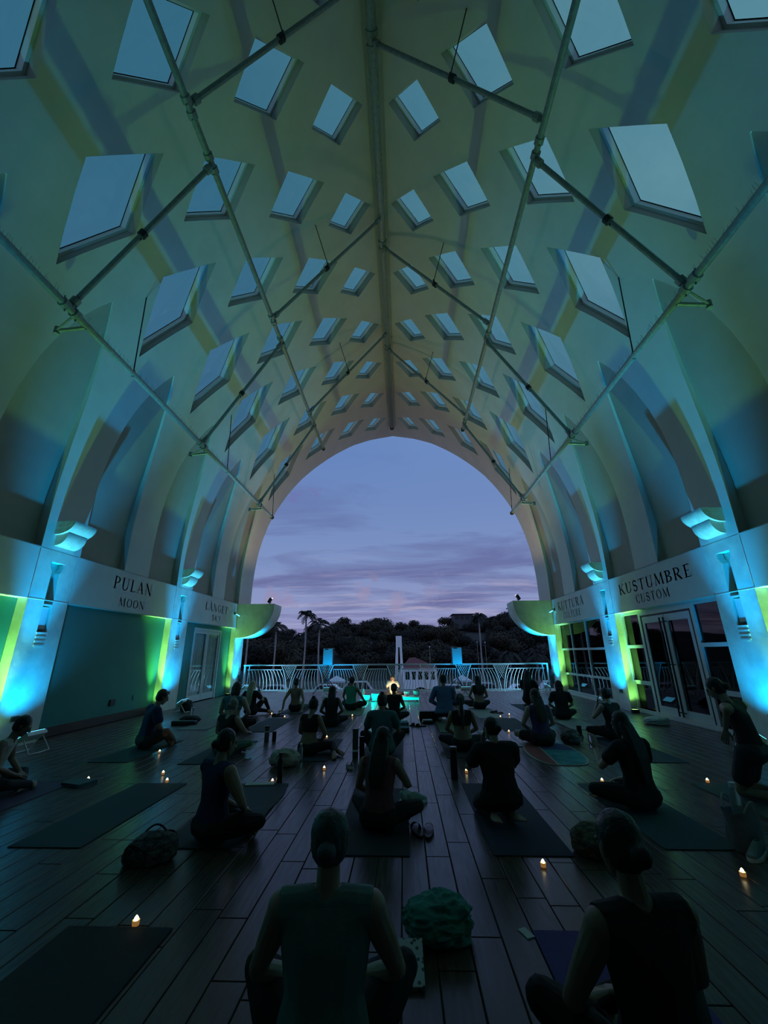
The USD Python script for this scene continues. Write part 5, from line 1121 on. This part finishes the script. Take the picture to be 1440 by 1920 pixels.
M_['hill_ground'] = mat('hill_undergrowth', (.009, .0075, .0035), .95, var=.4, scale=.5)
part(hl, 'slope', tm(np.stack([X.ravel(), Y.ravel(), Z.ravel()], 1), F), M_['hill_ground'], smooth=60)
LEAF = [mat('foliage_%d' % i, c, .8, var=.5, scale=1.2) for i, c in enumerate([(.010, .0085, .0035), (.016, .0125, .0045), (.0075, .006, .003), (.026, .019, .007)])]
M_['bark'] = mat('bark_grey', (.20, .18, .165), .9, var=.3, scale=6)
def crown_mesh(seed, n=3600, flat=.7):
    r = np.random.default_rng(seed); V_, F_ = [], []
    lob = [(r.normal(0, .42, 3)*[1, 1, flat*.8], r.uniform(.35, .62)) for _ in range(9)]
    for i in range(n):
        c, R_ = lob[r.integers(9)]; d = r.normal(size=3); d /= np.linalg.norm(d); p = c+d*R_*r.uniform(.6, 1.22)*[1, 1, flat]
        u = np.cross(d, r.normal(size=3)); u /= np.linalg.norm(u); w = np.cross(d, u); s = r.uniform(.045, .10)
        k = len(V_); V_ += [p-u*s, p+w*s*.6+d*s*.3, p+u*s, p-w*s*.6+d*s*.2]; F_ += [[k, k+1, k+2], [k, k+2, k+3]]
    core = [trimesh.creation.icosphere(2).apply_scale([R_*.60, R_*.60, R_*.60*flat]).apply_translation(c) for c, R_ in lob]
    m = join(tm(V_, F_), *core); m.vertices[:, 2] -= m.vertices[:, 2].min()*.9; return m
KINDS = ['dense dark round tree', 'mid green bushy tree', 'low spreading dark tree', 'paler broad tree']
protos = []
r = np.random.default_rng(11)
def tree_spot():
    out = []
    for row, (y, dx) in enumerate(((104, 7.5), (122, 8), (142, 9), (164, 9), (190, 7.5))):
        hw = y*.42+4
        x = -hw+r.uniform(0, 4)
        while x < hw:
            out.append((x+r.uniform(-1.5, 1.5), y+r.uniform(-6, 6), row)); x += dx*r.uniform(.8, 1.25)
    return out
SPOTS = tree_spot()
ROWN = ['at the foot of the hill', 'low on the hill', 'halfway up the hill', 'high on the hill', 'on the crest of the hill']
for i, (x, y, row) in enumerate(SPOTS):
    k = i % 4; z = float(hill_h(np.array(x), np.array(y)))-.3; h = r.uniform(4.2, 6.6)*(1.0 if row < 4 else 1.05); rz = r.uniform(0, 6.28)
    if row == 4 and -26 < x < -2: h *= 1.35
    s = (h*.85, h*.85, h*.8)
    d_ = np.array([x, y, z+2])-CAM; u_ = 720+FPX*(d_@Rv)/(d_@Fv)
    zone = ['hidden beside the left pillar', 'beside the left palms', 'behind the left speaker', 'left of the obelisk', 'behind the obelisk', 'behind the red roof', 'behind the right speaker', 'right of the tall palm', 'by the right corbel'][int(np.searchsorted([470, 560, 650, 720, 765, 820, 880, 950], u_))]
    lab = f'{KINDS[k]} {ROWN[row]}, {zone}'
    if len(protos) <= k:
        g = thing('tree', lab, 'tree', (x, y, z), rz, lab.replace('tree', 'trees').split(',')[0], scale=s)
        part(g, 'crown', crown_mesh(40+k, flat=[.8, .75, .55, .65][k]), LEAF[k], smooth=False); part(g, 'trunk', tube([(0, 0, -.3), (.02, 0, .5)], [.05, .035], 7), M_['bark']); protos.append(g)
    else: dup(protos[k], (x, y, z), rz, lab, lab.replace('tree', 'trees').split(',')[0], scale=s)
# palms
M_['palm_trunk'] = mat('palm_trunk', (.30, .27, .25), .85, var=.2, scale=3); M_['frond'] = mat('palm_frond', (.016, .018, .012), .8, var=.4, scale=2)
def palm(loc, h, label, seed, nf=15, fl=2.6, droop=1.0, lean=.0):
    g = thing('palm_tree', label, 'palm', loc); r = np.random.default_rng(seed)
    t = np.linspace(0, 1, 12); px = lean*np.sin(t*2.2)
    part(g, 'trunk', tube(np.stack([px, 0*t, t*h], 1), .21-.10*t+.03*np.sin(t*9), 10), M_['palm_trunk'])
    top = np.array([px[-1], 0, h])
    part(g, 'crownshaft', tube([top-[0, 0, .1], top+[0, 0, .9]], [.13, .09], 9), mat('palm_crownshaft', (.05, .07, .035), .7) if 'cs' not in M_ else M_['cs'])
    for k in range(nf):
        a = k*2*PI*.382+r.uniform(-.2, .2); el = r.uniform(.15, 1.25); L_ = fl*r.uniform(.85, 1.1)
        d = np.array([math.cos(a), math.sin(a), 0]); pts = []
        for s in np.linspace(0, 1, 12):
            pts.append(top+[0, 0, .8]+d*(L_*s*math.cos(el)*(1-.18*s))+np.array([0, 0, L_*(s*math.sin(el)-droop*.75*s*s)]))
        pts = np.array(pts); V_, F_ = [], []; tn = np.gradient(pts, axis=0); tn /= np.linalg.norm(tn, axis=1, keepdims=True)
        ms = [tube(pts, np.linspace(.035, .008, 12), 5)]
        for j in np.linspace(1.2, 10.9, 26):
            i0 = int(j); f = j-i0; p = pts[i0]*(1-f)+pts[min(i0+1, 11)]*f; sdv = np.cross(tn[i0], [0, 0, 1.0]); sdv /= max(np.linalg.norm(sdv), 1e-6)
            ll = .62*math.sin(PI*(j/12)**.8)+.12
            for s in (-1, 1):
                q = p+sdv*s*ll*.75+tn[i0]*ll*.45-np.array([0, 0, ll*r.uniform(.25, .6)]); m_ = (p+q)/2+[0, 0, .04]; w_ = tn[i0]*.045
                b = len(V_); V_ += [p-w_, p+w_, m_+w_, m_-w_, q]; F_ += [[b, b+1, b+2], [b, b+2, b+3], [b+3, b+2, b+4]]
        part(g, 'frond', join(tm(V_, F_), *ms), M_['frond'], smooth=False)
M_['cs'] = mat('palm_crownshaft', (.05, .07, .035), .7)
palm((-15.8, 70, GZ), 10.6, 'tallest slim royal palm, left of the speaker', 1, 15, 3.0, 1.0, .3)
palm((-13.0, 70, GZ), 9.2, 'royal palm with a full crown just left of the speaker', 2, 18, 3.2, .95, -.3)
palm((-20.6, 70, GZ), 9.0, 'royal palm beside the left corbel wing', 3, 16, 3.0, 1.0, .2)
palm((-23.6, 66, GZ), 11.0, 'royal palm half hidden behind the left corbel wing', 4, 14, 2.8, 1.0, 0)
palm((15.2, 84, GZ), 11.2, 'tall royal palm right of the right speaker', 5, 20, 3.2, 1.15, 0)
palm((17.5, 72, GZ), 4.2, 'low drooping palm right of the right speaker', 6, 18, 3.6, 1.5, .1)
palm((22.5, 74, GZ), 4.0, 'low drooping palm near the right corbel wing', 7, 16, 3.6, 1.4, 0)
palm((-30.0, 80, GZ), 9.0, 'far palm beyond the left pillar', 8, 14, 2.8, 1.1, 0)
# monument: a split white obelisk with a flared pleated base
mo = thing('monument', 'white split obelisk with a flared pleated base beyond the railing', 'monument', (-.05, 45, GZ))
wm = mat('monument_white', (.88, .86, .86), .7, var=.05, scale=2)
for s in (-1, 1):
    m = hullm((s*.62*np.array([1, 0, 0])+[0, 0, 1.0], .01), ((0, 0, 0), .01)) if False else None
    P8 = [(s*.12, -.3, 2.0), (s*.52, -.3, 2.0), (s*.12, .3, 2.0), (s*.52, .3, 2.0), (s*.09, -.25, 6.2), (s*.30, -.25, 6.2), (s*.09, .25, 6.2), (s*.30, .25, 6.2)]
    part(mo, 'pylon', unman(MF.hull_points(np.array(P8))), wm, smooth=False)
part(mo, 'cap', unman(MF.hull_points(np.array([(x*.31, y*.26, z) for x in (-1, 1) for y in (-1, 1) for z in (6.05, 7.15)]))), wm, smooth=False)
for k in range(9):
    u = -1+k/4; t = np.linspace(0, 1, 10)
    for s in (1,):
        z = 3.6*(1-t)**1.0; x = u*(.28+1.45*t**1.9)
        V_ = [(x[i]-.10-.05*t[i], -.35-.5*t[i], z[i]) for i in range(10)]+[(x[i]+.10+.05*t[i], -.35-.5*t[i], z[i]) for i in range(10)]+[(x[i]+.1, .3, z[i]) for i in range(10)]+[(x[i]-.1, .3, z[i]) for i in range(10)]
        F_ = [q for a, b_ in ((0, 10), (10, 20), (20, 30), (30, 0)) for i in range(9) for q in ([a+i, b_+i, b_+i+1], [a+i, b_+i+1, a+i+1])]
        part(mo, 'pleat', tm(V_, F_), wm, smooth=False)
# open pavilion with a red roof and arcade
pv = thing('pavilion', 'small white building with a red hipped roof behind the obelisk', 'building', (2.4, 56, GZ), scale=(.85, 1, .92))
part(pv, 'roof', unman(MF.hull_points(np.array([(-2.6, -2, 4.1), (2.6, -2, 4.1), (-2.6, 2, 4.1), (2.6, 2, 4.1), (-1.5, 0, 5.3), (-.7, 0, 5.4)]))), mat('roof_red', (.13, .035, .04), .8, var=.2, scale=3), smooth=False)
pl = Polygon([(-2.4, 0), (2.4, 0), (2.4, 4.1), (-2.4, 4.1)])
pl = pl.difference(Polygon([(1.5*math.cos(a), 1.7*math.sin(a)) for a in np.linspace(0, PI, 20)]))
for k in range(5): pl = pl.difference(sbox(-2.1+k*.9, 2.6, -2.1+k*.9+.55, 3.6))
part(pv, 'wall', place(extrude(pl, .3), (1, 0, 0), (0, 0, 1), (0, -1, 0), (0, -1.5, 0)), wm, smooth=False)
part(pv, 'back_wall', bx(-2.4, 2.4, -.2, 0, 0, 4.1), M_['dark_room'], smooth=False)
# parked cars, vans, booths seen through the railing
def car(loc, rz, L_, h, m, label, cat='car'):
    g = thing('car', label, cat, loc, rz)
    prof = Polygon([(-L_/2, .35), (-L_/2, .75), (-L_*.40, .92), (-L_*.24, h), (L_*.22, h), (L_*.36, .98), (L_/2, .86), (L_/2, .35)]).buffer(.06).buffer(-.03)
    bo_ = part(g, 'body', place(extrude(prof, 1.7), (1, 0, 0), (0, 0, 1), (0, -1, 0), (0, .85, 0)), m, smooth=30)
    win = Polygon([(-L_*.36, .95), (-L_*.235, h-.07), (L_*.21, h-.07), (L_*.33, .98)])
    part(bo_, 'window_band', place(extrude(win, 1.74), (1, 0, 0), (0, 0, 1), (0, -1, 0), (0, .87, 0)), M_['black'], smooth=False)
    for x in (-L_*.32, L_*.32):
        for y in (-.78, .78): part(g, 'wheel', tube([(x, y-.1, .33), (x, y+.1, .33)], .33, 14), M_['black'])
cw = mat('car_white', (.60, .60, .63), .35, coat=.5); cg = mat('car_grey', (.25, .26, .28), .35, coat=.5)
carx = [(-21.5, 'white', 4.4, 1.45, 'white parked car behind the far left palms'), (-16.8, 'grey', 4.5, 1.5, 'grey parked car between the left palms'), (-5.6, 'white', 5.2, 1.95, 'white parked van left of the obelisk'), (-9.9, 'white', 4.4, 1.5, 'white parked car right of the left speaker'), (6.6, 'white', 4.6, 1.5, 'white parked car right of the red roof'), (11.0, 'grey', 4.6, 1.6, 'grey parked car behind the right speaker'), (15.8, 'white', 4.5, 1.5, 'white parked car right of the right speaker'), (20.4, 'white', 4.9, 1.8, 'white parked van near the right corbel wing')]
for x, c, L_, h, lab in carx: car((x, 58+(x % 3), GZ+.02), 0.05*(x % 2), L_, h, cw if c == 'white' else cg, lab)
tentm = mat('tent_canvas', (.55, .55, .60), .8, var=.08, scale=2)
for x, lab in ((-9.6, 'white canopy tent left of the obelisk'), (9.0, 'white canopy tent behind the blue shirt')):
    g = thing('canopy_tent', lab, 'tent', (x, 66, GZ), scale=(.75, .75, .72))
    part(g, 'canopy', unman(MF.hull_points(np.array([(-1.6, -1.6, 2.3), (1.6, -1.6, 2.3), (-1.6, 1.6, 2.3), (1.6, 1.6, 2.3), (-1.6, -1.6, 2.0), (1.6, -1.6, 2.0), (-1.6, 1.6, 2.0), (1.6, 1.6, 2.0), (0, 0, 3.3)]))), tentm, smooth=False)
    for a in (-1.55, 1.55):
        for b_ in (-1.55, 1.55): part(g, 'pole', tube([(a, b_, 0), (a, b_, 2.1)], .03, 6), M_['white'])
# lamp posts, and houses on the hill crest
for x, y, z1, lab in ((7.6, 80, 6.4, 'tall slim pole right of the obelisk'), (-8.2, 75, 3.4, 'slim lamp post right of the left speaker'), (16.4, 95, 7.5, 'left one of two thin poles above the right speaker'), (18.1, 95, 7.4, 'right one of two thin poles above the right speaker')):
    g = thing('lamp_post', lab, 'pole', (x-2.4 if x == 7.6 else x, y, GZ)); part(g, 'pole', tube([(0, 0, 0), (0, 0, z1)], [.09, .05], 8), M_['bark']); part(g, 'head', rbox(-.12, .12, -.12, .12, z1, z1+.18, .03), M_['white'])
def house(loc, w, d, h, label):
    g = thing('house', label, 'house', loc); hm = mat('house_wall_grey', (.20, .20, .22), .8) if 'hw' not in M_ else M_['hw']
    part(g, 'wall', bx(-w/2, w/2, -d/2, d/2, -3, h), M_['hw'], smooth=False); part(g, 'roof', bx(-w/2-.5, w/2+.5, -d/2-.6, d/2+.6, h, h+.3), M_['hw'], smooth=False)
    for k in range(int(w/2.2)):
        for z in np.arange(.8, h-1, 2.8):
            wv = part(g, 'window', bx(-w/2+.6+k*2.2, -w/2+2.0+k*2.2, -d/2-.03, -d/2+.05, z, z+1.3), M_['gasket'], smooth=False)
M_['hw'] = mat('house_wall', (.07, .068, .07), .8)
house((25.5, 182, 13.6), 8, 8, 2.8, 'low flat roofed house on the hill crest right of centre'); house((50.0, 178, 15.0), 10, 8, 3.8, 'larger grey house on the hill crest beside the right corbel wing'); house((41.5, 186, 13.0), 5, 6, 2.6, 'low house on the crest left of the larger grey one')
